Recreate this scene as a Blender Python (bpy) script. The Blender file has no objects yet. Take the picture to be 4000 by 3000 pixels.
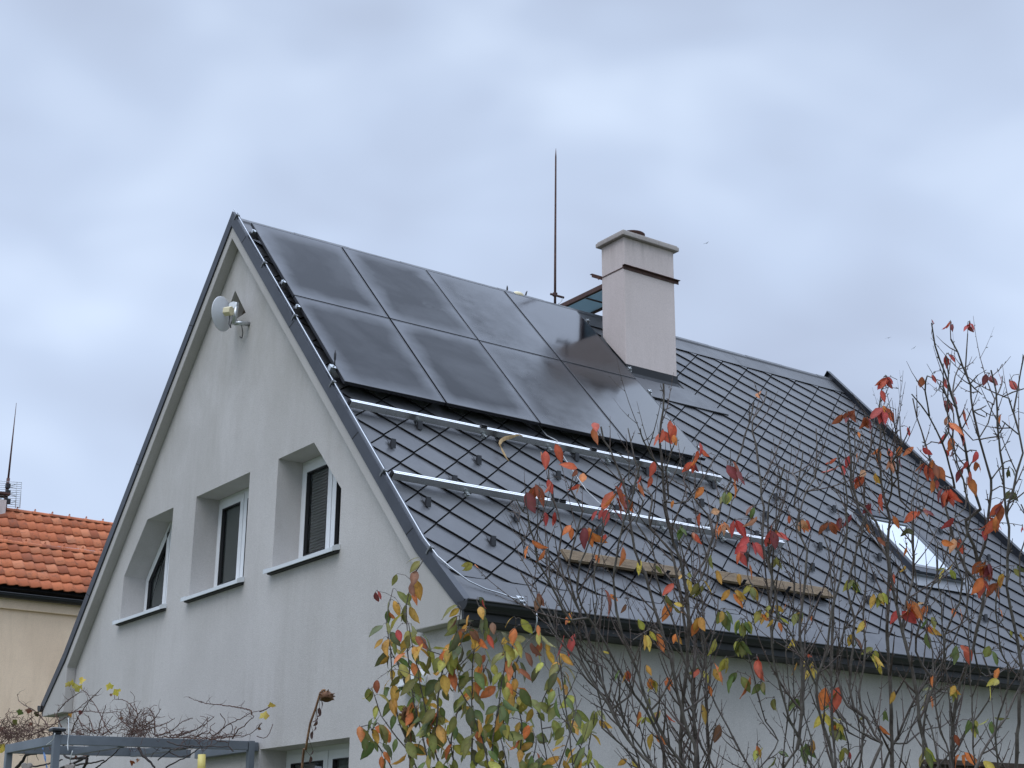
import bpy, bmesh, math, random
from mathutils import Vector as V, Matrix
from mathutils.geometry import tessellate_polygon
random.seed(11)
PI = math.pi
scene = bpy.context.scene
COL = scene.collection

# ------------------------------------------------------------------ helpers
def srgb(r, g, b):
    f = lambda c: (c/255/12.92) if c/255 <= .04045 else ((c/255+.055)/1.055)**2.4
    return (f(r), f(g), f(b), 1)

def new_mat(name, color=(.5, .5, .5, 1), rough=.6, metal=0, spec=.5):
    m = bpy.data.materials.new(name); m.use_nodes = True
    b = m.node_tree.nodes['Principled BSDF']
    b.inputs['Base Color'].default_value = color
    b.inputs['Roughness'].default_value = rough
    b.inputs['Metallic'].default_value = metal
    b.inputs['Specular IOR Level'].default_value = spec
    return m

class NT:
    def __init__(s, m): s.t = m.node_tree; s.b = s.t.nodes['Principled BSDF']
    def n(s, ty, **kw):
        x = s.t.nodes.new(ty)
        for k, v in kw.items():
            if k in x.inputs.keys(): x.inputs[k].default_value = v
            else: setattr(x, k, v)
        return x
    def l(s, a, b): s.t.links.new(a, b)
    def coord(s, scale=(1, 1, 1), kind='Object', rot=(0, 0, 0)):
        tc = s.n('ShaderNodeTexCoord'); mp = s.n('ShaderNodeMapping')
        mp.inputs['Scale'].default_value = scale; mp.inputs['Rotation'].default_value = rot
        s.l(tc.outputs[kind], mp.inputs['Vector']); return mp.outputs['Vector']
    def noise(s, vec, scale, detail=4, rough=.55, dist=0):
        n = s.n('ShaderNodeTexNoise'); n.inputs['Scale'].default_value = scale
        n.inputs['Detail'].default_value = detail; n.inputs['Roughness'].default_value = rough
        n.inputs['Distortion'].default_value = dist
        s.l(vec, n.inputs['Vector']); return n.outputs['Fac']
    def ramp(s, fac, stops):
        r = s.n('ShaderNodeValToRGB'); e = r.color_ramp.elements
        while len(e) < len(stops): e.new(.5)
        for i, (p, c) in enumerate(stops):
            e[i].position = p; e[i].color = c if len(c) == 4 else (*c, 1)
        s.l(fac, r.inputs['Fac']); return r.outputs['Color']
    def mix(s, fac, a, b, mode='MIX'):
        x = s.n('ShaderNodeMix', data_type='RGBA', blend_type=mode)
        for i, v in ((0, fac), (6, a), (7, b)):
            if hasattr(v, 'is_linked') or hasattr(v, 'links'): s.l(v, x.inputs[i])
            else: x.inputs[i].default_value = v
        return x.outputs[2]
    def math(s, op, a, b=0, clamp=False):
        x = s.n('ShaderNodeMath', operation=op, use_clamp=clamp)
        for i, v in ((0, a), (1, b)):
            if hasattr(v, 'links'): s.l(v, x.inputs[i])
            else: x.inputs[i].default_value = v
        return x.outputs[0]
    def bump(s, fac, strength=.3, dist=.01):
        x = s.n('ShaderNodeBump', Strength=strength, Distance=dist)
        s.l(fac, x.inputs['Height']); s.l(x.outputs['Normal'], s.b.inputs['Normal'])

class MB:
    """collects geometry; build() links it as ONE mesh object"""
    def __init__(s): s.v = []; s.f = []; s.m = []; s.c = []; s.sm = []
    def face(s, idx, mi=0, sm=False): s.f.append(idx); s.m.append(mi); s.sm.append(sm)
    def poly(s, pts, mi=0):
        k = len(s.v); s.v += [tuple(p) for p in pts]; s.face(list(range(k, k+len(pts))), mi)
    def box(s, lo, hi, mi=0, M=None):
        k = len(s.v)
        for z in (lo[2], hi[2]):
            for x, y in ((lo[0], lo[1]), (hi[0], lo[1]), (hi[0], hi[1]), (lo[0], hi[1])):
                p = V((x, y, z)); s.v.append(tuple(M(p) if M else p))
        for q in ((3, 2, 1, 0), (4, 5, 6, 7), (0, 1, 5, 4), (1, 2, 6, 5), (2, 3, 7, 6), (3, 0, 4, 7)):
            s.face([k+i for i in q], mi)
    def prism(s, pts, off, mi=0):
        """closed polygon pts extruded by vector off"""
        k = len(s.v); n = len(pts); off = V(off)
        s.v += [tuple(p) for p in pts] + [tuple(V(p)+off) for p in pts]
        s.face(list(range(k, k+n))[::-1], mi); s.face(list(range(k+n, k+2*n)), mi)
        for i in range(n):
            j = (i+1) % n; s.face([k+i, k+j, k+n+j, k+n+i], mi)
    def tube(s, pts, rad, n=6, mi=0, cap=True, sm=True):
        pts = [V(p) for p in pts]
        if not hasattr(rad, '__len__'): rad = [rad]*len(pts)
        k = len(s.v); t0 = (pts[1]-pts[0]).normalized()
        up = V((0, 0, 1)) if abs(t0.z) < .9 else V((1, 0, 0))
        a = t0.cross(up).normalized()
        for i, p in enumerate(pts):
            t = (pts[min(i+1, len(pts)-1)]-pts[max(i-1, 0)])
            t = t.normalized() if t.length > 1e-9 else t0
            a = (a-t*a.dot(t)); a = a.normalized() if a.length > 1e-6 else t.orthogonal().normalized()
            b = t.cross(a)
            for q in range(n):
                w = 2*PI*q/n; s.v.append(tuple(p+(a*math.cos(w)+b*math.sin(w))*rad[i]))
        for i in range(len(pts)-1):
            for q in range(n):
                r = (q+1) % n
                s.face([k+i*n+q, k+i*n+r, k+(i+1)*n+r, k+(i+1)*n+q], mi, sm)
        if cap:
            s.face([k+q for q in range(n)][::-1], mi); e = k+(len(pts)-1)*n
            s.face([e+q for q in range(n)], mi)
    def lathe(s, prof, M, n=20, mi=0, closed=False):
        """prof = [(r, h)...] round the axis M maps (x,y,h)"""
        k = len(s.v)
        for r, h in prof:
            for q in range(n):
                w = 2*PI*q/n; s.v.append(tuple(M(V((r*math.cos(w), r*math.sin(w), h)))))
        for i in range(len(prof)-1):
            for q in range(n):
                r = (q+1) % n; s.face([k+i*n+q, k+i*n+r, k+(i+1)*n+r, k+(i+1)*n+q], mi, True)
        s.face([k+q for q in range(n)][::-1], mi); e = k+(len(prof)-1)*n
        s.face([e+q for q in range(n)], mi)
    def build(s, name, mats, parent=None, bevel=0, attr=None):
        me = bpy.data.meshes.new(name); me.from_pydata(s.v, [], s.f)
        if not isinstance(mats, (list, tuple)): mats = [mats]
        for m in mats: me.materials.append(m)
        for p, mi, sm in zip(me.polygons, s.m, s.sm): p.material_index = mi; p.use_smooth = sm
        if s.c:
            at = me.color_attributes.new('leaf_colour', 'FLOAT_COLOR', 'POINT')
            for i, c in enumerate(s.c): at.data[i].color = c
        me.update()
        o = bpy.data.objects.new(name, me); COL.objects.link(o)
        if parent: o.parent = parent
        if bevel:
            bm = bmesh.new(); bm.from_mesh(me)
            bmesh.ops.remove_doubles(bm, verts=bm.verts, dist=1e-5)
            bmesh.ops.recalc_face_normals(bm, faces=bm.faces)
            ed = [e for e in bm.edges if len(e.link_faces) == 2 and e.calc_face_angle(0) > .6]
            bmesh.ops.bevel(bm, geom=ed, offset=bevel, segments=2, affect='EDGES', profile=.6)
            bm.to_mesh(me); bm.free()
        return o

def tag(o, label=None, cat=None, group=None, kind=None):
    if label: o['label'] = label
    if cat: o['category'] = cat
    if group: o['group'] = group
    if kind: o['kind'] = kind
    return o
def empty(name, label, cat, group=None):
    o = bpy.data.objects.new(name, None); COL.objects.link(o); o.empty_display_size = .1
    return tag(o, label, cat, group)

# ------------------------------------------------------------------ camera
F = 5808.4; CAM = V((14.432, -6.358, 1.601))
YAW, PITCH, ROLL = .9531, .3183, .0067
fw = V((-math.sin(YAW)*math.cos(PITCH), math.cos(YAW)*math.cos(PITCH), math.sin(PITCH)))
r0 = V((math.cos(YAW), math.sin(YAW), 0)); u0 = r0.cross(fw)
rt = r0*math.cos(ROLL)+u0*math.sin(ROLL); up = u0*math.cos(ROLL)-r0*math.sin(ROLL)
cam = bpy.data.cameras.new('camera'); camo = bpy.data.objects.new('camera', cam); COL.objects.link(camo)
cam.sensor_width = 36; cam.lens = F/4000*36; cam.clip_start = .1; cam.clip_end = 4000
mw = Matrix((rt, up, -fw)).transposed().to_4x4(); mw.translation = CAM
camo.matrix_world = mw; scene.camera = camo
def ray(x, y): return fw+rt*((x-2000)/F)-up*((y-1500)/F)
def at_d(x, y, d): return CAM+ray(x, y)*d                       # survey point at distance d
def at_ax(x, y, ax, val):                                       # survey point on an axis plane
    d = ray(x, y); return CAM+d*((val-CAM[ax])/d[ax])
def Z(ox, oy, s): return lambda q: (ox+q[0]/s, oy+q[1]/s)

# ------------------------------------------------------------------ world and light
w = bpy.data.worlds.new('World'); scene.world = w; w.use_nodes = True
class WT(NT):
    def __init__(s, w): s.t = w.node_tree; s.b = s.t.nodes['Background']
W = WT(w)
SUN_EL, SUN_AZ = math.radians(52), math.radians(-62)
sky = W.n('ShaderNodeTexSky', sky_type='NISHITA', sun_disc=False, sun_elevation=SUN_EL, sun_rotation=math.radians(152))
skyc = W.mix(1.0, sky.outputs['Color'], (.1, .1, .1, 1), 'MULTIPLY')
vec = W.coord((1, 1, 1.35), 'Generated', (5.2, 1.6, .4))
n1 = W.noise(vec, 2.8, 3, .42, .55)
vec2 = W.coord((1, 1, 1.6), 'Generated', (.45, .6, 1.9))
n2 = W.noise(vec2, 7.0, 2, .45, .35)
nn = W.math('ADD', W.math('MULTIPLY', n1, .72), W.math('MULTIPLY', n2, .28))
cl = W.ramp(nn, [(.35, (.355, .412, .535)), (.50, (.435, .515, .665)), (.65, (.575, .668, .82))])
sep = W.n('ShaderNodeSeparateXYZ'); W.l(W.coord((1, 1, 1), 'Generated'), sep.inputs[0])
zc = W.math('MAXIMUM', sep.outputs['Z'], 0)
gain = W.math('ADD', W.math('MULTIPLY', W.math('MAXIMUM', W.math('SUBTRACT', zc, .54), 0), 6.0), W.math('SUBTRACT', 1.03, W.math('MULTIPLY', W.math('MAXIMUM', W.math('SUBTRACT', zc, .33), 0), .45)))
comb = W.n('ShaderNodeCombineColor')
for i in range(3): W.l(gain, comb.inputs[i])
cl = W.mix(1.0, cl, comb.outputs[0], 'MULTIPLY')
fin = W.mix(.92, skyc, cl)
W.l(fin, W.b.inputs['Color']); W.b.inputs['Strength'].default_value = 1.17
sl = bpy.data.lights.new('sun', 'SUN'); sl.energy = .75; sl.angle = math.radians(40); sl.color = (1, .96, .9)
so = bpy.data.objects.new('sun', sl); COL.objects.link(so)
sd = V((math.cos(SUN_EL)*math.cos(SUN_AZ), math.cos(SUN_EL)*math.sin(SUN_AZ), math.sin(SUN_EL)))
so.rotation_euler = sd.to_track_quat('Z', 'Y').to_euler(); so.location = (20, -30, 40)
scene.view_settings.view_transform = 'Standard'; scene.view_settings.look = 'None'
scene.view_settings.exposure = .26; scene.view_settings.gamma = 1
scene.cycles.use_denoising = True

# ------------------------------------------------------------------ materials
def plaster(name, col, dark, warm, streak=True, bs=.45):
    m = new_mat(name, col, .9, 0, .2); t = NT(m); v = t.coord()
    big = t.noise(v, .55, 5, .6)
    c = t.ramp(big, [(.33, dark), (.62, col)])
    if streak:
        sv = t.coord((1.9, 1.9, .30)); sn = t.noise(sv, 1.1, 7, .68, .6)
        sf = t.ramp(sn, [(.52, (0, 0, 0)), (.80, (.55, .55, .55))])
        c = t.mix(sf, c, warm)
        sv2 = t.coord((7.0, 7.0, .45)); s2 = t.noise(sv2, 1.3, 6, .7, .5)
        msk = t.ramp(t.noise(v, .8, 3, .6), [(.46, (0, 0, 0)), (.66, (.55, .55, .55))])
        s2f = t.math('MULTIPLY', t.ramp(s2, [(.50, (0, 0, 0)), (.72, (1, 1, 1))]), msk)
        c = t.mix(s2f, c, warm)
    sp = t.noise(v, 3.1, 4, .65); spf = t.ramp(sp, [(.62, (0, 0, 0)), (.8, (.55, .55, .55))])
    c = t.mix(spf, c, dark)
    gr = t.noise(v, 170, 2, .6); gf = t.ramp(gr, [(.3, (.80, .80, .80)), (.7, (1.10, 1.10, 1.10))])
    c = t.mix(1, c, gf, 'MULTIPLY')
    t.l(c, t.b.inputs['Base Color'])
    t.bump(t.noise(v, 120, 3, .6), bs, .006)
    return m
M_wall = plaster('grey_render', (.575, .550, .532, 1), (.50, .478, .460, 1), (.415, .392, .365, 1))
M_band = plaster('grey_render_band', (.50, .478, .458, 1), (.44, .42, .40, 1), (.39, .37, .345, 1))
M_chim = plaster('chimney_render', (.68, .595, .57, 1), (.62, .54, .515, 1), (.56, .485, .455, 1), True, .25)
_t = NT(M_chim); _src = _t.b.inputs['Base Color'].links[0].from_socket; _v = _t.coord(); _sp = _t.n('ShaderNodeSeparateXYZ'); _t.l(_v, _sp.inputs[0])
_hi = _t.math('DIVIDE', _t.math('SUBTRACT', _sp.outputs['Z'], 8.72), .56, True)
_so = _t.math('MULTIPLY', _t.math('POWER', _hi, 1.6), _t.ramp(_t.noise(_t.coord((5, 5, .9)), 2.2, 6, .7, .5), [(.40, (0, 0, 0)), (.70, (.42, .42, .42))]))
_t.l(_t.mix(_so, _src, (.20, .17, .15, 1)), _t.b.inputs['Base Color'])          # soot washed down below the cap
_t = NT(M_wall); _src = _t.b.inputs['Base Color'].links[0].from_socket; _v = _t.coord(); _sp = _t.n('ShaderNodeSeparateXYZ'); _t.l(_v, _sp.inputs[0])
_hi = _t.math('DIVIDE', _t.math('SUBTRACT', _sp.outputs['Z'], 4.6), 3.2, True)
_so = _t.math('MULTIPLY', _t.math('ADD', _t.math('MULTIPLY', _hi, .8), .05), _t.ramp(_t.noise(_t.coord((1.3, 1.3, .55)), 1.5, 7, .66, .6), [(.36, (0, 0, 0)), (.68, (.85, .85, .85))]))
_t.l(_t.mix(_so, _src, (.35, .33, .295, 1)), _t.b.inputs['Base Color'])          # algae and dirt on the upper gable
M_beige = plaster('beige_render', (.86, .67, .49, 1), (.76, .58, .42, 1), (.58, .42, .29, 1))
M_cap = plaster('weathered_concrete', (.52, .48, .45, 1), (.36, .32, .30, 1), (.20, .17, .16, 1), True, .6)

def metal_paint(name, col, rough=.42, var=.18):
    m = new_mat(name, col, rough, 0, .5); t = NT(m); v = t.coord()
    n = t.noise(v, 1.4, 5, .6)
    lo = tuple(c*(1-var) for c in col[:3]); hi = tuple(c*(1+var) for c in col[:3])
    t.l(t.ramp(n, [(.35, lo), (.65, hi)]), t.b.inputs['Base Color'])
    r = t.noise(v, 2.3, 6, .7); rr = t.ramp(r, [(.3, (rough-.07,)*3), (.72, (rough+.10,)*3)])
    t.l(rr, t.b.inputs['Roughness'])
    return m
def roof_metal():
    m = new_mat('anthracite_roof_metal', (.06, .062, .068, 1), .45, 0, .6); t = NT(m); v = t.coord()
    g = t.n('ShaderNodeNewGeometry'); rnd = g.outputs['Random Per Island']
    c0 = t.ramp(rnd, [(0, (.050, .052, .058)), (1, (.064, .066, .073))])
    n = t.noise(v, 1.7, 6, .65, .4); nf = t.ramp(n, [(.42, (0, 0, 0)), (.78, (.6, .6, .6))])
    c = t.mix(nf, c0, (.090, .090, .093, 1))
    st = t.noise(t.coord((3.2, 9, 3.2)), 1.8, 5, .7); sf = t.ramp(st, [(.60, (0, 0, 0)), (.70, (.5, .5, .5))])
    c = t.mix(sf, c, (.052, .052, .056, 1))
    t.l(c, t.b.inputs['Base Color'])
    rf = t.noise(v, 2.6, 5, .7); t.l(t.ramp(rf, [(.3, (.36,)*3), (.7, (.5,)*3)]), t.b.inputs['Roughness'])
    t.bump(t.noise(v, 5.5, 2, .5), .10, .02)
    return m
M_roof = roof_metal()
M_lip = new_mat('shingle_edge_shade', (.016, .016, .018, 1), .8)  # near-black: shade under the folded shingle edges, put into the colour
M_under = new_mat('roof_underlay', (.015, .015, .017, 1), .9)
M_trim = metal_paint('anthracite_trim', (.026, .030, .040, 1), .42)
M_gutter = metal_paint('black_gutter_metal', (.007, .008, .010, 1), .5)
M_black = metal_paint('black_plastic', (.014, .014, .017, 1), .5)
M_guard = metal_paint('dark_grey_hook', (.020, .021, .025, 1), .45)
M_frame = metal_paint('black_anodised', (.012, .012, .015, 1), .35)
M_alu = new_mat('mill_aluminium', (.80, .80, .80, 1), .32, 1); _t = NT(M_alu)
_t.l(_t.ramp(_t.noise(_t.coord((1, 30, 30)), 3, 4, .6), [(.3, (.25,)*3), (.7, (.42,)*3)]), _t.b.inputs['Roughness'])
M_wire = new_mat('dull_aluminium_wire', (.50, .52, .54, 1), .45, .9)
M_clip = new_mat('dull_grey_clip', (.16, .165, .17, 1), .5, .5)
M_steel = new_mat('galvanised_steel', (.55, .57, .58, 1), .42, .9); _t = NT(M_steel)
_t.l(_t.ramp(_t.noise(_t.coord(), 40, 4, .7), [(.3, (.42, .44, .45)), (.7, (.62, .64, .65))]), _t.b.inputs['Base Color'])
M_rust = new_mat('rusty_brown_steel', (.09, .04, .032, 1), .75); _t = NT(M_rust)
_t.l(_t.ramp(_t.noise(_t.coord(), 18, 5, .7), [(.35, (.055, .028, .026)), (.6, (.10, .048, .038)), (.75, (.20, .085, .05))]), _t.b.inputs['Base Color'])
M_white = new_mat('white_pvc', (.74, .76, .78, 1), .38); _t = NT(M_white)
_t.l(_t.ramp(_t.noise(_t.coord(), 2.5, 4, .6), [(.3, (.68, .69, .70)), (.7, (.77, .785, .80))]), _t.b.inputs['Base Color'])
M_sill = metal_paint('white_sill_metal', (.64, .67, .69, 1), .4, .06)
M_seal_shade = new_mat('gasket_and_sill_shade', (.02, .02, .022, 1), .6)
M_room = new_mat('dim_room', (.55, .57, .56, 1), .9)
M_blind = new_mat('grey_blind_slat', (.50, .52, .52, 1), .5)
M_net = new_mat('dark_insect_screen', (.30, .315, .31, 1), .8)
M_sash = metal_paint('grey_flashing', (.16, .17, .185, 1), .35)
M_dish = metal_paint('white_dish_paint', (.66, .68, .71, 1), .4, .05)
M_cream = new_mat('cream_plastic', (.72, .64, .42, 1), .5)
M_blackcable = new_mat('black_cable', (.02, .02, .02, 1), .6)
M_whitecable = new_mat('white_cable', (.55, .57, .58, 1), .45)
M_pane = bpy.data.materials.new('window_glass'); M_pane.use_nodes = True
_n = M_pane.node_tree; _n.nodes.remove(_n.nodes['Principled BSDF'])
_o = _n.nodes['Material Output']; _tr = _n.nodes.new('ShaderNodeBsdfTransparent'); _gl = _n.nodes.new('ShaderNodeBsdfGlossy')
_tr.inputs[0].default_value = (.86, .92, .90, 1); _gl.inputs['Roughness'].default_value = .015
_fr = _n.nodes.new('ShaderNodeFresnel'); _fr.inputs[0].default_value = 2.2; _mx = _n.nodes.new('ShaderNodeMixShader')
_n.links.new(_fr.outputs[0], _mx.inputs[0]); _n.links.new(_tr.outputs[0], _mx.inputs[1]); _n.links.new(_gl.outputs[0], _mx.inputs[2])
_n.links.new(_mx.outputs[0], _o.inputs['Surface'])
def skylight_glass():
    m = new_mat('skylight_glass', (.10, .11, .12, 1), .04, 0, .9); NT(m).b.inputs['Coat Weight'].default_value = 1
    NT(m).b.inputs['Metallic'].default_value = .85; NT(m).b.inputs['Base Color'].default_value = (.74, .79, .84, 1); return m
M_skyglass = skylight_glass()
def panel_glass():
    m = new_mat('solar_cell_glass', (.012, .013, .018, 1), .12, 0, .5); t = NT(m)
    tc = t.n('ShaderNodeTexCoord'); sp = t.n('ShaderNodeSeparateXYZ'); t.l(tc.outputs['Object'], sp.inputs[0])
    # object space: X across the panel (0..1.134), Y down the slope (0..1.69): a dew film that has dried in the middle
    oi = t.n('ShaderNodeObjectInfo')
    v = t.n('ShaderNodeMapping'); v.inputs['Scale'].default_value = (1, 1, 1); t.l(tc.outputs['Object'], v.inputs['Vector'])
    cmb = t.n('ShaderNodeCombineXYZ'); t.l(t.math('MULTIPLY', oi.outputs['Random'], 37), cmb.inputs[2]); t.l(cmb.outputs[0], v.inputs['Location'])
    wob = t.noise(v.outputs[0], 2.2, 4, .6)
    wx = t.math('MULTIPLY', t.math('SUBTRACT', wob, .5), .30)
    X = t.math('ADD', sp.outputs['X'], wx); Y = t.math('ADD', sp.outputs['Y'], wx)
    def edge(c, L, w_):
        d = t.math('MINIMUM', c, t.math('SUBTRACT', L, c)); return t.math('DIVIDE', d, w_, True)
    ex = edge(X, 1.134, .20); ey = edge(Y, 1.69, .24)
    dry = t.math('MULTIPLY', ex, ey); dry = t.math('POWER', dry, .8)
    gpos = t.n('ShaderNodeNewGeometry'); sp2 = t.n('ShaderNodeSeparateXYZ'); t.l(gpos.outputs['Position'], sp2.inputs[0])
    dew = t.math('SUBTRACT', 1, t.math('DIVIDE', t.math('SUBTRACT', t.math('ADD', sp2.outputs['Y'], t.math('MULTIPLY', t.math('SUBTRACT', wob, .5), 2.2)), 2.3), 1.5, True), True)
    blot = t.noise(v.outputs[0], 3.4, 6, .65, .6)
    film = t.math('SUBTRACT', 1, dry, True)
    film = t.math('MULTIPLY', film, t.math('ADD', .5, t.math('MULTIPLY', blot, 1.0)), True)
    smear = t.noise(v.outputs[0], 1.1, 6, .6, .5)
    core = t.math('MULTIPLY', t.math('MULTIPLY', dry, dew), t.math('ADD', .55, t.math('MULTIPLY', smear, .8)), True)
    film = t.math('MULTIPLY', film, t.math('ADD', .30, t.math('MULTIPLY', dew, .75)), True)
    col = t.mix(film, (.005, .005, .007, 1), (.040, .043, .052, 1))
    col = t.mix(core, col, (.017, .018, .021, 1))
    t.l(col, t.b.inputs['Base Color'])
    t.l(t.math('SUBTRACT', t.math('SUBTRACT', .66, t.math('MULTIPLY', dew, .24)), t.math('MULTIPLY', core, .34)), t.b.inputs['Specular IOR Level'])
    t.l(t.math('ADD', .11, t.math('ADD', t.math('MULTIPLY', film, .18), t.math('MULTIPLY', core, .22))), t.b.inputs['Roughness'])
    t.b.inputs['IOR'].default_value = 1.52
    return m
M_cells = panel_glass()
def wood(name, a, b, sc=(1, 1, 1)):
    m = new_mat(name, a, .75, 0, .3); t = NT(m); v = t.coord(sc)
    t.l(t.ramp(t.noise(v, 3, 6, .65, .8), [(.3, a), (.7, b)]), t.b.inputs['Base Color']); return m
M_deck = wood('weathered_deck_wood', (.135, .095, .06, 1), (.30, .225, .145, 1), (14, 1.2, 14))
M_deckdark = wood('dark_deck_groove', (.05, .03, .018, 1), (.08, .05, .03, 1))
M_fence = wood('dark_fence_wood', (.035, .024, .018, 1), (.075, .05, .035, 1), (1, 1, 8))
M_perg = metal_paint('blue_grey_paint', (.135, .155, .180, 1), .5, .2)
def tile_mat():
    m = new_mat('terracotta_tile', (.45, .15, .075, 1), .75, 0, .3); t = NT(m); v = t.coord()
    g = t.n('ShaderNodeNewGeometry')
    c = t.ramp(g.outputs['Random Per Island'], [(0, (.31, .090, .042)), (.25, (.46, .135, .058)), (.7, (.53, .165, .070)), (1, (.62, .235, .12))])
    sp = t.ramp(t.noise(v, 7, 6, .7), [(.52, (0, 0, 0)), (.72, (.8, .8, .8))]); c = t.mix(sp, c, (.17, .075, .045, 1))
    c = t.mix(t.ramp(t.noise(v, 1.1, 4, .6), [(.5, (0, 0, 0)), (.75, (.4, .4, .4))]), c, (.20, .12, .085, 1))
    t.l(c, t.b.inputs['Base Color']); return m
M_tile = tile_mat()
def bark(name, a, b, c):
    m = new_mat(name, a, .8, 0, .3); t = NT(m); v = t.coord()
    t.l(t.ramp(t.noise(v, 22, 5, .7), [(.3, a), (.55, b), (.75, c)]), t.b.inputs['Base Color']); t.bump(t.noise(v, 60, 3, .6), .5, .004); return m
M_bark = bark('cherry_bark', (.060, .049, .043, 1), (.125, .108, .096, 1), (.21, .195, .18, 1))
M_twig = bark('cherry_twig', (.055, .038, .034, 1), (.105, .080, .070, 1), (.17, .15, .135, 1))
M_vine = bark('vine_cane', (.055, .028, .024, 1), (.10, .055, .042, 1), (.17, .11, .08, 1))
M_vinewood = bark('old_vine_wood', (.018, .014, .013, 1), (.04, .03, .026, 1), (.07, .055, .05, 1))
def leaf_mat():
    m = new_mat('autumn_leaf', (.4, .1, .05, 1), .5, 0, .35); t = NT(m)
    a = t.n('ShaderNodeVertexColor', layer_name='leaf_colour'); v = t.coord()
    n = t.noise(v, 55, 4, .65); c = t.mix(t.ramp(n, [(.52, (0, 0, 0)), (.75, (.6, .6, .6))]), a.outputs[0], (.17, .07, .03, 1))
    n2 = t.noise(v, 14, 3, .6); c = t.mix(1, c, t.ramp(n2, [(.3, (.72, .72, .72)), (.7, (1.2, 1.15, 1.1))]), 'MULTIPLY')
    t.l(c, t.b.inputs['Base Color'])
    tl = t.n('ShaderNodeBsdfTranslucent'); t.l(c, tl.inputs['Color'])
    mx = t.n('ShaderNodeMixShader'); mx.inputs[0].default_value = .32
    t.l(t.b.outputs[0], mx.inputs[1]); t.l(tl.outputs[0], mx.inputs[2])
    t.l(mx.outputs[0], t.t.nodes['Material Output'].inputs['Surface']); return m
M_leaf = leaf_mat()
M_flower = bark('dried_flower_brown', (.09, .042, .024, 1), (.19, .10, .052, 1), (.34, .21, .12, 1))
M_ground = new_mat('lawn_soil', (.08, .09, .04, 1), .95); _t = NT(M_ground)
_t.l(_t.ramp(_t.noise(_t.coord(), .8, 8, .7), [(.35, (.05, .065, .025)), (.6, (.09, .10, .045)), (.75, (.13, .10, .06))]), _t.b.inputs['Base Color'])

# ------------------------------------------------------------------ ground
g = MB(); g.poly([(-600, -600, 0), (600, -600, 0), (600, 600, 0), (-600, 600, 0)])
tag(g.build('ground', M_ground), kind='structure')

# ------------------------------------------------------------------ main house
RZ = 8.645; ca, sa = .68234, .73103            # 47 degree pitch
KV = 6.13; KX = KV*ca; KZ = RZ-KV*sa          # flare at the eave
ck, sk = .7555, .6552
VE = KV+.80                                   # eave edge along the slope
LEN = 9.72
def RP(u, v, h=0.0, side=1):
    """point on the roof: u along the ridge, v down the slope, h above the metal"""
    if v <= KV: x, z = v*ca+h*sa, RZ-v*sa+h*ca
    else: x, z = KX+(v-KV)*ck+h*sk, KZ-(v-KV)*sk+h*ck
    return V((side*x, u, z))
house = empty('gabled_house', 'grey rendered gabled house with steep anthracite metal roof and solar panels', 'house')

HW = 4.55
win1 = [(-2.725, 4.43), (-1.365, 4.43), (-1.365, 5.565), (-2.129, 5.565), (-2.725, 4.975)]
win2 = [(-.737, 4.43), (.610, 4.43), (.610, 5.565), (-.737, 5.565)]
win3 = [(1.252, 4.43), (2.592, 4.43), (2.592, 4.985), (2.005, 5.565), (1.252, 5.565)]
win4 = [(1.223, 1.15), (2.935, 1.15), (2.935, 2.711), (1.223, 2.711)]
vent = [(-.40, 7.456), (.24, 7.456), (-.082, 7.823)]
YW = .12
def wall_outline():
    return [(-HW, 0), (HW, 0), (HW, 3.80), (4.16, 4.06), (0, 8.50), (-4.16, 4.06), (-HW, 3.80)]
mb = MB()
loops = [wall_outline(), win1, win2, win3, win4, vent]
flat = [p for l in loops for p in l]
k = len(mb.v); mb.v += [(x, YW, z) for x, z in flat]
for tri in tessellate_polygon([[V((x, z, 0)) for x, z in l] for l in loops]):
    a, b, c = [V((flat[i][0], flat[i][1], 0)) for i in tri]
    tri = list(tri)
    if (b-a).cross(c-a).z < 0: tri = tri[::-1]
    mb.face([k+i for i in tri])
for l, dep in ((win1, .46), (win2, .46), (win3, .46), (win4, .46), (vent, .30)):
    for i in range(len(l)):
        (x0, z0), (x1, z1) = l[i], l[(i+1) % len(l)]
        mb.poly([(x0, YW, z0), (x0, dep, z0), (x1, dep, z1), (x1, YW, z1)])
# side walls and back gable
for sx in (-1, 1):
    mb.poly([(sx*HW, YW, 0), (sx*HW, LEN-.1, 0), (sx*HW, LEN-.1, 3.80), (sx*HW, YW, 3.80)])
mb.poly([(x, LEN-.1, z) for x, z in wall_outline()])
mb.build('wall', M_wall, house)
vb = MB(); vb.poly([(-.45, .30, 7.40), (.30, .30, 7.40), (.30, .30, 7.9), (-.45, .30, 7.9)])
vb.build('vent_backing', new_mat('vent_board', (.10, .075, .055, 1), .9), house)

# projecting render band along both verges, ending in boxed eaves
mb = MB()
out_r = [(0, 8.562), (KX, KZ-.078), (4.83, 3.62)]; in_r = [(4.83, 3.47), (4.07, 3.47), (4.085, 4.02), (0, 8.40)]
for sx in (1, -1):
    mb.prism([(sx*x, 0, z) for x, z in out_r+in_r], (0, YW-.001, 0))
mb.build('verge_band', M_band, house, bevel=.008)
# boxed eaves: soffit along each side
for sx in (1, -1):
    b = MB(); b.box((4.552 if sx > 0 else -4.83, .125, 3.472), (4.83 if sx > 0 else -4.552, LEN-.1, 3.60))
    b.build('eave_soffit', M_gutter, house)

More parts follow.
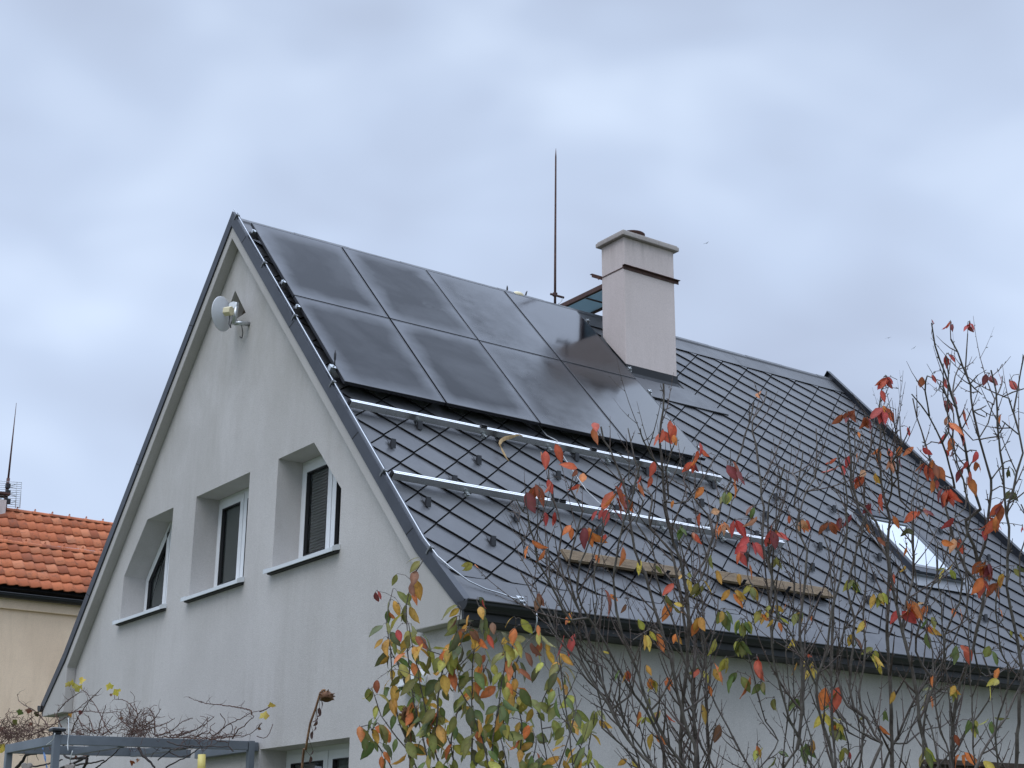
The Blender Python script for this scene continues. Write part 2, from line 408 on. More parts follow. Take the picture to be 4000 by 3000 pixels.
# --- roof: base deck, diamond shingles, strips
roof = MB()
for side in (1, -1):
    prof = [RP(0, .04, -.012, side), RP(0, KV, -.012, side), RP(0, VE-.01, -.012, side), RP(0, VE-.01, -.11, side), RP(0, KV, -.13, side), RP(0, .04, -.13, side)]
    roof.prism([p+V((0, .02, 0)) for p in prof], (0, LEN-.04, 0), 2)
def clip(poly, fn):
    res = []
    for i in range(len(poly)):
        a, b = poly[i], poly[(i+1) % len(poly)]; da, db = fn(a), fn(b)
        if da >= 0: res.append(a)
        if da*db < 0:
            t = da/(da-db); res.append((a[0]+(b[0]-a[0])*t, a[1]+(b[1]-a[1])*t))
    return res
DU, DV = .2365, .2288
V0, V1 = .40, 6.58
def shingle(cu, cv, side):
    d = [(cu, cv-DV), (cu-DU, cv), (cu, cv+DV), (cu+DU, cv)]
    for fn in (lambda p: .918-(p[0]-cu)/DU-(p[1]-cv)/DV, lambda p: .985+(p[0]-cu)/DU-(p[1]-cv)/DV, lambda p: p[0]-.03, lambda p: LEN-.05-p[0], lambda p: p[1]-V0, lambda p: V1-p[1]):
        d = clip(d, fn)
        if len(d) < 3: return
    jt = random.uniform(-.0012, .0012)
    H = lambda p: .005+jt+.0055*(1+(p[1]-cv)/DV-(p[0]-cu)/DU)+.0065*(p[1]-cv)/DV
    top = [RP(p[0], p[1], H(p), side) for p in d]
    k = len(roof.v); n = len(d); roof.v += [tuple(p) for p in top]
    ids = list(range(k, k+n)); roof.face(ids if side > 0 else ids[::-1], 0)
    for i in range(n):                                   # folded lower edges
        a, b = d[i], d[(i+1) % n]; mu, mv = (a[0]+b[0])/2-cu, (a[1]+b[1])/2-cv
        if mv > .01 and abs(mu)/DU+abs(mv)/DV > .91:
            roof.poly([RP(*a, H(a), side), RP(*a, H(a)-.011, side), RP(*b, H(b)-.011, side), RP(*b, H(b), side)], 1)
for side in (1, -1):
    for j in range(-2, 32):
        cv = 4.397+(j-18)*DV; off = 0 if j % 2 == 0 else DU
        for i in range(-1, 24):
            shingle(.555+i*2*DU+off-.946, cv, side)
    for (va, vb_, h) in ((.045, .42, .024), (6.58, VE, .012)):
        seg = 1.9; y = .02
        while y < LEN-.05:
            y2 = min(y+seg, LEN-.03)
            c8 = [RP(uu, vv, hh, side) for hh in (h-.014, h) for uu, vv in ((y, va), (y2-.004, va), (y2-.004, vb_), (y, vb_))]
            k = len(roof.v); roof.v += [tuple(p) for p in c8]
            roof.face([k+4, k+5, k+6, k+7], 0); roof.face([k+3, k+2, k+6, k+7], 1)
            roof.face([k, k+3, k+7, k+4], 0); roof.face([k+1, k+2, k+6, k+5], 0)
            y = y2
ro = roof.build('roof', [M_roof, M_lip, M_under], house)

rc = MB()                                              # folded ridge cap in lengths
y = .03; 
while y < LEN-.06:
    y2 = min(y+.72, LEN-.05); d = .004*(int(y/.72) % 2)
    prof = [(-.095, RZ-.075), (-.085, RZ-.035+d), (-.035, RZ+.012+d), (.035, RZ+.012+d), (.085, RZ-.035+d), (.095, RZ-.075)]
    rc.prism([(x, y, z) for x, z in prof], (0, y2-y+.012, 0)); y = y2
rc.build('ridge_cap', M_roof, ro)
# verge trims
for yy, nm in ((0.0, 'front'), (LEN, 'back')):
    for side in (1, -1):
        t_ = MB(); s_ = 1 if yy == 0 else -1
        ups = [RP(0, 0.0, .055, side), RP(0, KV, .055, side), RP(0, VE+.09, .05, side)]
        los = [RP(0, 0.0, -.058, side), RP(0, KV, -.058, side), RP(0, VE+.09, -.045, side)]
        ups[0].x = los[0].x = 0; ups[0].z = 8.725; los[0].z = 8.555
        if yy > 0: ups = [p+V((0, 0, .05)) for p in ups]
        for i in range(2):
            q = [ups[i], ups[i+1], los[i+1], los[i]]
            t_.prism([V((p.x, yy-s_*.018, p.z)) for p in q], (0, s_*.016, 0))
            w_ = .05
            cp = [V((ups[i].x, yy-s_*.018, ups[i].z)), V((ups[i+1].x, yy-s_*.018, ups[i+1].z)),
                  V((ups[i+1].x, yy+s_*w_, ups[i+1].z)), V((ups[i].x, yy+s_*w_, ups[i].z))]
            t_.prism(cp, (0, 0, .006))
        if yy == 0:                                    # lap joints of the trim lengths
            for v in ((.55, 2.45, 4.5, 5.95) if side > 0 else (1.4, 3.3, 5.2)):
                t_.prism([RP(-.0195, v, .05, side), RP(-.0195, v+.012, .05, side), RP(-.0195, v-.03, -.056, side), RP(-.0195, v-.042, -.056, side)], (0, .002, 0), 1)
        t_.build('verge_trim', [M_trim, M_lip], ro)

# gutters
for sx in (1, -1):
    gt = MB(); n = 9; ex = 4.885; ez = 3.605; R_ = .073
    ring = [(ex+R_*math.cos(PI+PI*i/n), ez+R_*math.sin(PI+PI*i/n)) for i in range(n+1)]
    inner = [(ex+(R_-.006)*math.cos(PI+PI*i/n), ez+.001+(R_-.006)*math.sin(PI+PI*i/n)) for i in range(n+1)][::-1]
    gt.prism([(sx*x, -.03, z) for x, z in ring+inner], (0, LEN, 0))
    gt.tube([(sx*(ex+R_), -.03, ez+.004), (sx*(ex+R_), LEN-.03, ez+.004)], .009, 8)
    gt.prism([(sx*x, -.034, z) for x, z in ring], (0, .004, 0))
    gt.build('gutter', M_gutter, house)
    fb = MB(); fb.prism([(sx*4.832, .0, 3.475), (sx*4.832, .0, 3.60), (sx*4.862, .0, 3.575), (sx*4.862, .0, 3.475)], (0, LEN-.05, 0))
    fb.build('fascia', M_gutter, house)

# --- windows
def inset(poly, d):
    n = len(poly); res = []
    for i in range(n):
        p0, p1, p2 = V(poly[i-1]), V(poly[i]), V(poly[(i+1) % n])
        e1 = (p1-p0).normalized(); e2 = (p2-p1).normalized()
        n1_ = V((-e1.y, e1.x)); n2_ = V((-e2.y, e2.x))
        b = (n1_+n2_); b = b/b.dot(n1_) if b.length > 1e-6 else n1_
        res.append(tuple(p1+b*d))
    return res
def ringframe(mb, outer, d, y0, y1, mi=0):
    inn = inset(outer, d); n = len(outer)
    for i in range(n):
        j = (i+1) % n; q = [outer[i], outer[j], inn[j], inn[i]]
        mb.prism([(x, y0, z) for x, z in q], (0, y1-y0, 0), mi)
    return inn
def clipx(poly, x0, x1):
    return clip(clip(list(poly), lambda p: p[0]-x0), lambda p: x1-p[0])
def make_window(poly, label, blind=None, sill=True, name='window', lift=.020):
    wroot = bpy.data.objects.new(name, None); COL.objects.link(wroot); wroot.parent = house; wroot['label'] = label
    zb = poly[0][1]+lift
    op = clip(list(poly), lambda p: p[1]-zb)
    op = inset(op, -.012)
    fr = MB(); inn = ringframe(fr, op, .055, .40, .462)
    xs = [p[0] for p in inn]; xm = (min(xs)+max(xs))/2
    fr.build('frame', M_white, wroot)
    for a, b in ((min(xs), xm-.004), (xm+.004, max(xs))):
        sp = clipx(inn, a, b); sp = inset(sp, .003)
        s_ = MB(); si = ringframe(s_, sp, .086, .385, .445)
        ringframe(s_, inset(si, -.004), .010, .383, .43, 1)
        s_.build('sash', [M_white, M_seal_shade], wroot)
        p_ = MB(); p_.poly([(x, .415, z) for x, z in si]); p_.build('pane', M_pane, wroot)
        if blind == 1:
            bl = MB(); bl.poly([(x, .437, z) for x, z in inset(si, .004)]); bl.build('screen', M_net, wroot)
        if blind == 2:
            bl = MB(); z = max(p[1] for p in si)-.02; z0 = min(p[1] for p in si)
            while z > z0+.01:
                row = [p for p in si]
                xsx = clip(clip(row, lambda p: p[1]-(z-.002)), lambda p: z+.002-p[1])
                if len(xsx) >= 3:
                    xa, xb = min(p[0] for p in xsx)+.006, max(p[0] for p in xsx)-.006
                    if xb-xa > .03:
                        bl.poly([(xa, .434, z-.0115), (xb, .434, z-.0115), (xb, .449, z+.0105), (xa, .449, z+.0105)])
                z -= .031
            if blind == 2:
                for fx in (.18, .82):
                    xx = min(p[0] for p in si)*(1-fx)+max(p[0] for p in si)*fx
                    bl.box((xx-.002, .431, z0), (xx+.002, .434, max(p[1] for p in si)-.03))
            bl.build('blind', M_blind, wroot)
    rm = MB(); x0, x1 = min(p[0] for p in poly)-.02, max(p[0] for p in poly)+.02; z1 = max(p[1] for p in poly)
    y0, y1 = .466, .75; zb2 = poly[0][1]
    rm.poly([(x0, y1, zb2), (x1, y1, zb2), (x1, y1, z1), (x0, y1, z1)])
    rm.poly([(x0, y0, zb2), (x0, y1, zb2), (x0, y1, z1), (x0, y0, z1)]); rm.poly([(x1, y0, zb2), (x1, y0, z1), (x1, y1, z1), (x1, y1, zb2)])
    rm.poly([(x0, y0, z1), (x0, y1, z1), (x1, y1, z1), (x1, y0, z1)]); rm.poly([(x0, y0, zb2), (x1, y0, zb2), (x1, y1, zb2), (x0, y1, zb2)])
    rm.build('room_recess', M_room, wroot)
    if sill:
        s_ = MB(); xa, xb = poly[0][0], poly[1][0]; zf = poly[0][1]-.008
        sl_ = [(.040, zf), (.40, zf+.10), (.40, zf+.085), (.050, zf-.008), (.050, zf-.036), (.040, zf-.036)]
        s_.prism([(xa-.022, y, z) for y, z in sl_], (xb-xa+.044, 0, 0))
        s_.prism([(xa-.015, y, z) for y, z in ((.070, zf-.012), (.119, zf+.004), (.119, zf-.046), (.074, zf-.040))], (xb-xa+.03, 0, 0), 2)  # dark strip added below the sill as painted shade
        for x in (xa-.030, xb+.022):                   # end caps
            s_.prism([(x, y, z) for y, z in ((.036, zf-.038), (.036, zf+.008), (.075, zf+.026), (.119, zf+.034), (.119, zf-.014), (.06, zf-.03))], (.008, 0, 0), 1)
        s_.build('sill', [M_sill, M_sill, M_seal_shade], wroot)
    return wroot
make_window(win1, 'attic window with upper corner cut off, closest to the tiled roofs', 1)
make_window(win2, 'rectangular middle attic window with dark screen', 1)
make_window(win3, 'attic window with upper corner cut off and venetian blind', 2)
make_window(win4, 'ground floor window in deep reveal above frame edge', None, False, lift=.05)

# --- roof window
sw = bpy.data.objects.new('skylight', None); COL.objects.link(sw); sw.parent = house
def RB(mb, ua, ub, va, vb_, ha, hb, mi=0):
    mb.box((ua, va, ha), (ub, vb_, hb), mi, lambda p: RP(p.x, p.y, p.z))
U0, U1, W0, W1 = 6.84, 7.68, 4.10, 5.28
s_ = MB()
RB(s_, U0, U0+.06, W0, W1, .0, .105); RB(s_, U1-.06, U1, W0, W1, .0, .105)
RB(s_, U0+.061, U1-.061, W0, W0+.12, .0, .115); RB(s_, U0+.061, U1-.061, W1-.09, W1, .0, .095)
s_.build('frame', M_trim, sw, bevel=.004)
s_ = MB(); ss = [(U0+.062, W0+.121), (U1-.062, W0+.121), (U1-.062, W1-.091), (U0+.062, W1-.091)]
for a, b, c, d in ((U0+.062, U0+.09, W0+.121, W1-.091), (U1-.09, U1-.062, W0+.121, W1-.091), (U0+.091, U1-.091, W0+.121, W0+.17), (U0+.091, U1-.091, W1-.14, W1-.091)):
    RB(s_, a, b, c, d, .03, .098)
s_.build('sash', M_sash, sw)
s_ = MB(); s_.poly([RP(U0+.09, W0+.17, .086), RP(U0+.09, W1-.14, .086), RP(U1-.09, W1-.14, .086), RP(U1-.09, W0+.17, .086)])
s_.build('pane', M_skyglass, sw)
s_ = MB(); RB(s_, U0-.12, U1+.12, W1+.001, W1+.20, .028, .034); RB(s_, U0-.12, U0-.001, W0-.1, W1, .028, .034); RB(s_, U1+.001, U1+.12, W0-.1, W1, .028, .034)
RB(s_, U0-.05, U1+.05, W1+.001, W1+.012, .034, .06)
s_.build('flashing', M_sash, sw)

# --- chimney
ch = bpy.data.objects.new('chimney', None); COL.objects.link(ch); ch.parent = house
CX0, CX1, CY0, CY1 = .672, 1.12, 4.82, 5.655
s_ = MB(); s_.box((CX0, CY0, 7.2), (CX1, CY1, 9.289)); s_.build('shaft', M_chim, ch, bevel=.008)
s_ = MB(); s_.box((CX0-.055, CY0-.055, 9.290), (CX1+.055, CY1+.055, 9.347))
s_.prism([(CX0-.04, CY0-.04, 9.3475), (CX1+.04, CY0-.04, 9.3475), (CX1+.04, CY1+.04, 9.3475), (CX0-.04, CY1+.04, 9.3475)], (0, 0, .02))
s_.build('cap', M_cap, ch, bevel=.010)
s_ = MB(); cx, cy = (CX0+CX1)/2-.05, (CY0+CY1)/2-.05
s_.lathe([(.10, 0), (.10, .06)], lambda p: p+V((cx, cy, 9.374)), 20); s_.lathe([(.06, .06), (.06, .12)], lambda p: p+V((cx, cy, 9.374)), 12)
s_.lathe([(.05, 0), (.17, .005), (.175, .02), (.12, .045), (.03, .055)], lambda p: p+V((cx, cy, 9.480)), 24)
s_.build('flue_cowl', M_rust, ch)
# angle-iron collar
s_ = MB(); zb = 8.845; a_ = .045
s_.box((CX1+.002, CY0-.03, zb), (CX1+.008, CY1+.07, zb+.05)); s_.box((CX1+.008, CY0-.03, zb+.044), (CX1+a_, CY1+.07, zb+.05))
s_.box((CX0-.07, CY0-.006, zb+.020), (CX1+.001, CY0-.002, zb+.034))
s_.box((CX0-.02, CY1+.002, zb), (CX1, CY1+.008, zb+.05))
s_.box((CX0-.008, CY0-.16, zb), (CX0-.002, CY1+.05, zb+.05)); s_.box((CX0-.045, CY0-.16, zb+.044), (CX0-.008, CY1+.05, zb+.05))
s_.build('collar', M_rust, ch)
# flashing skirt
s_ = MB()
def skirt(x0, x1, y0, y1, dz, h):
    a = []
    for x, y in ((x0, y0), (x1, y0), (x1, y1), (x0, y1)): a.append(V((x, y, RZ-(x/ca)*sa)))
    return a
e = .004
fo = .15
ring_b = [V((CX0-.10, CY0-.12, RZ-(CX0-.10)/ca*sa+.02)), V((CX1+fo, CY0-.12, RZ-(CX1+fo)/ca*sa+.04)), V((CX1+fo, CY1+.06, RZ-(CX1+fo)/ca*sa+.04)), V((CX0-.10, CY1+.10, RZ-(CX0-.10)/ca*sa+.02))]
ring_t = [V((CX0-e, CY0-e, RZ-CX0/ca*sa+.16)), V((CX1+e, CY0-e, RZ-CX1/ca*sa+.045)), V((CX1+e, CY1+e, RZ-CX1/ca*sa+.045)), V((CX0-e, CY1+e, RZ-CX0/ca*sa+.16))]
for i in range(4):
    j = (i+1) % 4
    mid_b = [ring_t[i]*.55+ring_b[i]*.45-V((0, 0, .06)), ring_t[j]*.55+ring_b[j]*.45-V((0, 0, .06))]
    s_.poly([ring_t[i], mid_b[0], mid_b[1], ring_t[j]]); s_.poly([mid_b[0], ring_b[i], ring_b[j], mid_b[1]])
zt = RZ-CX1/ca*sa+.135; zl = RZ-CX0/ca*sa+.135
s_.prism([(CX1+.005, CY0-.006, 7.36), (CX1+.005, CY1+.006, 7.36), (CX1+.005, CY1+.006, zt), (CX1+.005, CY0-.006, zt)], (.004, 0, 0))
for yq in (CY0-.009, CY1+.005): s_.prism([(CX1+.004, yq, 7.36), (CX1+.004, yq, zt), (CX0, yq, zl), (CX0, yq, zl-.25)], (0, .004, 0))
s_.build('flashing', M_gutter, ch)
s_ = MB(); 
ap = [(CY0-.3, 1.72), (CY1+.12, 1.72), (CY1+.18, 1.86), (CY1+.50, 2.17), (CY0-.3, 2.17)]
s_.prism([RP(u, v, .024) for u, v in ap], RP(0, 0, .006)-RP(0, 0, 0)); s_.prism([RP(u, v, .010) for u, v in ((CY0-.3, 2.172), (CY1+.50, 2.172), (CY1+.50, 2.178), (CY0-.3, 2.178))], RP(0, 0, .018)-RP(0, 0, 0), 1)
s_.build('apron', [M_roof, M_lip], ch)

# --- snow guards: folded hooks on every second shingle tip
def make_guard():
    b = MB()
    M = lambda p: RP(p.x, p.y, p.z)-RP(0, 0, 0)
    w_ = .024
    foot = [M(V((0, .0, .024))), M(V((0, -.11, .022)))]
    tip = foot[0]+V((0, 0, .088))
    def at(p, u): return p+V((0, u, 0))
    e1 = V((-.004, 0, 0))
    b.prism([at(foot[0], -w_), at(foot[0], w_), at(tip, w_), at(tip, -w_)], e1)                 # upright plate
    for u in (-w_, w_-.004):
        b.prism([at(foot[0]+e1*1.05, u), at(tip+e1*1.05, u), at(M(V((0, -.055, .026))), u)], (0, .004, 0), 1)
    b.box((-.020, -.14, .020), (.020, -.001, .024), 1, M)
    return b
gp = None
for row, (vv, us) in enumerate([(4.17, .795), (4.627, .322), (5.085, .795), (5.542, .322), (6.00, .795)]):
    i = 0
    while True:
        u = us+i*2*.4735; i += 1
        if u > 9.3: break
        if 6.55 < u < 7.95 and 3.8 < vv < 5.6: continue
        if row == 4 and 5.3 > u > 1.35: continue
        P = RP(u, vv)
        if gp is None: gp = make_guard().build('snow_guard', [M_guard, M_black], ro); gp.location = P
        else:
            o = gp.copy(); COL.objects.link(o); o.location = P

# ------------------------------------------------------------------ solar array
PU, PV0, PGAP = 1.134, .329, .020
def make_rail(u0, u1, v, name='mounting_rail', feet=(), clamps=(), label='', hl=.03, hh=.105):
    root = empty(name, label, 'rail', 'aluminium mounting rails on the roof')
    b = MB()
    RB(b, u0, u1, v-.020, v+.020, hl, hh-.008)
    for a, c in ((-.020, -.0055), (.0055, .020)): RB(b, u0, u1, v+a, v+c, hh-.0079, hh)
    b.build('profile', M_alu, root)
    for u in (u0,):
        b = MB(); RB(b, u-.012, u-.0005, v-.022, v+.022, hl-.003, hh+.003); b.build('end_cap', M_black, root)
    for u in feet:
        b = MB(); RB(b, u-.020, u+.020, v+.021, v+.026, .018, hl+.03); RB(b, u-.020, u+.020, v+.026, v+.075, .044, .049)
        b.tube([RP(u-.01, v+.055, -.02), RP(u-.01, v+.055, .062)], .0055, 8)
        for h0, h1, r_ in ((.049, .058, .011), (.020, .030, .022), (.034, .043, .011)):
            b.tube([RP(u-.01, v+.055, h0), RP(u-.01, v+.055, h1)], r_, 8, sm=False)
        b.build('rail_foot', M_steel, root)
    for u in clamps:
        b = MB(); RB(b, u-.035, u+.035, v-.018, v+.018, hh+.001, hh+.014); RB(b, u-.035, u+.035, v-.006, v+.006, hh+.0145, hh+.030)
        b.build('clamp', M_black, root)
    return root
make_rail(.055, 4.74, 4.02, feet=(.82, 1.57, 2.38, 3.14, 3.97, 4.68), clamps=(1.55, 2.93, 3.51), label='bare silver rail just below the lower row of solar panels', hl=.038, hh=.105)
make_rail(.065, 4.83, 5.19, feet=(.85, 1.52, 2.39, 3.17, 3.98, 4.71), clamps=(1.82, 1.91), label='bare silver rail lower on the roof above the wooden boards', hl=.038, hh=.105)
posn = ['just under the ridge', 'beneath lower edge of upper panel row', 'beneath top edge of lower panel row', 'beneath bottom edge of lower panel row']
for v, p in zip((.537, 1.727, 2.257, 3.467), posn):
    rr = make_rail(.03, 4.79, v, feet=(.25, 1.4, 2.55, 3.7, 4.65), label='silver rail end carrying solar panels, '+p, hl=.04, hh=.102)
    for u in (.052, 4.752):
        b = MB(); RB(b, u-.018 if u < 1 else u-.024, u+.024 if u < 1 else u+.018, v-.022, v+.022, .103, .134)
        b.tube([RP(u+(-.006 if u < 1 else .006), v, .134), RP(u+(-.006 if u < 1 else .006), v, .146)], .008, 8); b.build('end_clamp', M_steel, rr)
proto = None
colw = ['first from the gable verge', 'second from the gable verge', 'third from the gable verge', 'fourth from the gable, beside the chimney']
for r_ in range(2):
    for c_ in range(4):
        u = .078+c_*1.1545; v = PV0+r_*1.709; H = .14
        lab = 'black solar panel in %s row, %s' % (['upper', 'lower'][r_], colw[c_])
        ex, ey, ez = V((0, 1, 0)), RP(0, 1)-RP(0, 0), V((sa, 0, ca))
        Mx = Matrix((ex, ey, ez)).transposed().to_4x4(); Mx.translation = RP(u, v, H)+ez*random.uniform(-.002, .002)
        if proto is None:
            proto = empty('solar_module', lab, 'solar panel', 'solar panels on the roof')
            L, Wd, T = 1.69, 1.134, .035
            b = MB()
            for lo, hi in (((0, 0, -T), (.012, L, 0)), ((Wd-.012, 0, -T), (Wd, L, 0)), ((.012, 0, -T), (Wd-.012, .012, 0)), ((.012, L-.012, -T), (Wd-.012, L, 0))): b.box(lo, hi)
            fr_ = b.build('frame', M_frame, proto)
            b = MB(); b.poly([(.012, .012, -.0015), (.012, L-.012, -.0015), (Wd-.012, L-.012, -.0015), (Wd-.012, .012, -.0015)]); b.face([0, 1, 2, 3])
            b.f.pop(); b.m.pop(); b.sm.pop()
            gl_ = b.build('cell_glass', M_cells, proto)
            b = MB(); b.poly([(.012, .012, -.006), (Wd-.012, .012, -.006), (Wd-.012, L-.012, -.006), (.012, L-.012, -.006)])
            bk_ = b.build('back_sheet', M_under, proto)
            root = proto
        else:
            root = proto.copy(); COL.objects.link(root); root['label'] = lab
            for chd in (fr_, gl_, bk_):
                q = chd.copy(); COL.objects.link(q); q.parent = root
        root.matrix_world = Mx
# loose cable across the roof
b = MB(); b.tube([RP(2.45, 3.5, .05), RP(2.47, 3.8, .05), RP(2.47, 3.99, .112), RP(2.49, 4.16, .05), RP(2.49, 4.49, .032), RP(2.48, 4.75, .032), RP(2.52, 4.98, .04), RP(2.54, 5.16, .112), RP(2.55, 5.24, .06)], .0036, 6)
tag(b.build('loose_cable', M_whitecable), 'thin pale cable lying down the roof across both bare rails', 'cable')
# little antenna by the panel edge
an = empty('small_rod_antenna', 'small black rod antenna standing at panel edge near the verge', 'antenna')
P = RP(.06, 3.46, .14); b = MB(); b.tube([P, P+V((0, 0, .05)), P+V((.0, .0, .07)), P+V((0, 0, .12)), P+V((0, 0, .16))], [.006, .006, .012, .012, .004], 8); b.build('whip', M_black, an)
b = MB(); RB(b, .015, .06, 3.43, 3.49, .055, .135); b.build('base_box', M_steel, an)

# wooden walkway boards with grooves
def board(u0, u1, v, label):
    root = empty('wooden_walk_board', label, 'board', 'grooved boards on the roof')
    b = MB(); RB(b, u0, u1, v, v+.145, .060, .078)
    n = 9
    for i in range(n):
        c = v+.006+i*.133/(n-1); RB(b, u0, u1, c-.0052, c+.0052, .0781, .086)
    b.build('deck_board', M_deck, root)
    b = MB(); RB(b, u0+.02, u1-.02, v+.02, v+.125, .036, .0595); b.build('batten', M_deckdark, root)
    for u in (u0+.26, (u0+u1)/2+.1, u1-.22):
        b = MB(); RB(b, u-.02, u+.02, v+.148, v+.153, .02, .13); RB(b, u-.02, u+.02, v-.1, v+.148, .024, .028)
        RB(b, u-.02, u+.02, v-.01, v+.147, .029, .035); b.build('bracket', M_black, root)
board(1.50, 2.86, 5.975, 'grooved wooden board lying near the eave, the one closer to the gable')
board(3.38, 4.90, 5.925, 'grooved wooden board lying near the eave, the one farther from the gable')

# ------------------------------------------------------------------ lightning protection
lp = empty('lightning_conductor', 'bright aluminium lightning wire clipped along the verge down to the gutter', 'lightning wire')
pts = [V((0, .0, 8.76))]+[RP(.005, v, .078) for v in (.12, 1, 2, 3, 4, 5, 6, 6.13, 6.42)]
pts += [RP(.07, 6.56, .065), RP(.19, 6.70, .04), RP(.32, 6.77, .028), RP(.45, 6.81, .028), RP(.54, 6.87, .035), RP(.58, 6.90, .05)]
b = MB(); b.tube(pts, .0062, 8)
b.tube([RP(.585, 6.92, .045), RP(.60, 7.0, .03), V((4.972, .615, 3.60)), V((4.972, .62, 3.50)), V((4.94, .625, 3.43)), V((4.86, .63, 3.41))], .0062, 8)
b.build('wire', M_wire, lp)
for v in (.08, 1.24, 2.40, 3.68, 5.16, 6.30):
    c = MB(); RB(c, -.024, .022, v-.014, v+.014, .064, .092); RB(c, -.026, -.020, v-.009, v+.009, .02, .064)
    c.tube([RP(-.012, v, .09), RP(-.012, v, .098)], .006, 6); c.build('clip', M_clip, lp)
c = MB(); RB(c, .56, .61, 6.86, 6.94, .02, .055); c.tube([RP(.575, 6.9, .055), RP(.575, 6.9, .07)], .010, 6); c.tube([RP(.598, 6.9, .055), RP(.598, 6.9, .07)], .010, 6); c.build('gutter_clamp', M_steel, lp)
rod = empty('lightning_rod', 'tall rusty lightning rod standing on the ridge near the chimney', 'lightning rod')
b = MB(); bx, by = .0, 4.575
b.tube([(bx, by, 8.66), (bx, by+.004, 9.2), (bx, by+.02, 10.8), (bx, by+.022, 10.93)], [.017, .016, .011, .002], 8); b.build('rod', M_rust, rod)
b = MB(); b.tube([(bx-.02, by-.06, 8.80), (bx+.02, by+.13, 8.78)], .016, 8); b.box((bx-.02, by-.025, 8.775), (bx+.02, by+.025, 8.825)); b.build('clamp', M_rust, rod)
b = MB(); b.tube([(bx+.02, by+.10, 8.79), (bx+.02, by+.10, 8.74), (bx+.02, by+.07, 8.70), (bx+.02, by+.04, 8.67)], .006, 6); b.build('bond_wire', M_steel, rod)
# conductor support on the ridge
cs = empty('ridge_wire_holder', 'cream ridge wire holder with two dark prongs peeping above the panels', 'wire holder')
b = MB(); b.lathe([(.09, 0), (.09, .05), (.06, .075), (.02, .08)], lambda p: p+V((0, 3.96, 8.60)), 16); b.build('block', M_cream, cs)
for dy in (-.14, .13):
    b = MB(); b.tube([(0, 3.95+dy, 8.60), (0, 3.95+dy+(.0 if dy < 0 else .03), 8.71), (0, 3.95+dy+(.0 if dy < 0 else .045), 8.74)], [.012, .012, .006], 6); b.build('prong', M_black, cs)
b = MB(); b.tube([(0, 3.83, 8.62), (0, 3.87, 8.67), (0, 3.96, 8.695), (0, 4.03, 8.67), (0, 4.05, 8.61)], .005, 6); b.build('wire_loop', M_steel, cs)

# chimney sweep platform
pf = empty('chimney_platform', 'brown framed ribbed steel platform crossing the ridge behind the chimney', 'platform')
zP = 8.90; ya, yb = 5.10, 5.56; xa, xb = -1.5, .66
b = MB()
for y0 in (ya-.02, yb-.02):
    b.box((xa, y0, zP-.006), (xb, y0+.006, zP+.055)); b.box((xa, y0+.006, zP-.006), (xb, y0+.045, zP))
for x in (xa, -.06):
    b.box((x, ya+.03, zP-.012), (x+.04, yb-.02, zP-.0065))
b.build('angle_frame', M_rust, pf)
b = MB(); n = 12
for i in range(n):
    y0 = ya+.012+i*(yb-ya-.02)/n; w_ = (yb-ya-.02)/n
    b.prism([(xa, y0, zP+.004), (xa, y0+w_*.45, zP+.018), (xa, y0+w_, zP+.004), (xa, y0+w_*.5, zP+.022)], (xb-xa, 0, 0))
M_rib = new_mat('bluish_corrugated_sheet', (.45, .55, .58, 1), .5); _t = NT(M_rib); _tl = _t.n('ShaderNodeBsdfTranslucent'); _tl.inputs['Color'].default_value = (.40, .50, .54, 1)
_mm = _t.n('ShaderNodeMixShader'); _mm.inputs[0].default_value = .55; _t.l(_t.b.outputs[0], _mm.inputs[1]); _t.l(_tl.outputs[0], _mm.inputs[2]); _t.l(_mm.outputs[0], _t.t.nodes['Material Output'].inputs['Surface'])
b.build('ribbed_deck', M_rib, pf)
b = MB()
for x in (-1.2, -.75):
    b.box((x, ya, RZ-abs(x)/ca*sa), (x+.03, ya+.03, zP-.013)); b.box((x, yb-.06, RZ-abs(x)/ca*sa), (x+.03, yb-.03, zP-.013))
b.build('support_leg', M_rust, pf)

# ------------------------------------------------------------------ dish antenna on the gable
dish = empty('dish_antenna', 'small white dish antenna on a bent pipe high on the gable', 'dish antenna')
nrm = V((-.86, -.51, .06)).normalized(); dc = at_ax(868, 1226, 1, -.10)
q = nrm.to_track_quat('Z', 'Y').to_matrix()
D = lambda p: dc+q @ p
R_ = .19
b = MB(); prof = [(.02, -.036)]+[(R_*t, -.036*(1-t*t)) for t in (.25, .5, .7, .85, .95, 1.0)]+[(R_+.006, .004), (R_-.003, .006)]+[(R_*t*.985, -.031*(1-t*t)) for t in (.95, .8, .6, .4, .2)]+[(.01, -.031)]
b.lathe(prof, D, 36); b.build('reflector', M_dish, dish)
el1 = V((.35, -.05, 7.265)); el2 = V((.35, -.045, 7.50))
b = MB(); b.tube([(.35, .119, 7.29), (.35, .04, 7.28), (.35, -.052, 7.262)], .026, 12); b.tube([el1+V((0, -.008, -.02)), el2], .025, 12); b.build('pipe', M_steel, dish)
bk = D(V((0, 0, -.05)))
mid = (bk+el2)/2
b = MB()
for t in (0,):
    ax = (el2-bk).normalized()
    qq = V((.55, -.80, .1)).normalized().to_track_quat('Z', 'Y').to_matrix()
    b.lathe([(.048, -.012), (.052, 0), (.048, .012)], lambda p: el2+V((-.02, -.03, -.03))+qq @ V((p.x*1.0, p.y*.85, p.z)), 20)
    b.tube([bk, bk*.5+el2*.5+V((0, 0, -.02)), el2+V((0, 0, -.03))], [.03, .034, .03], 12)
b.build('bracket', M_dish, dish)
b = MB(); ctr = at_ax(890, 1216, 1, -.16)
def BX(p): return ctr+q @ p
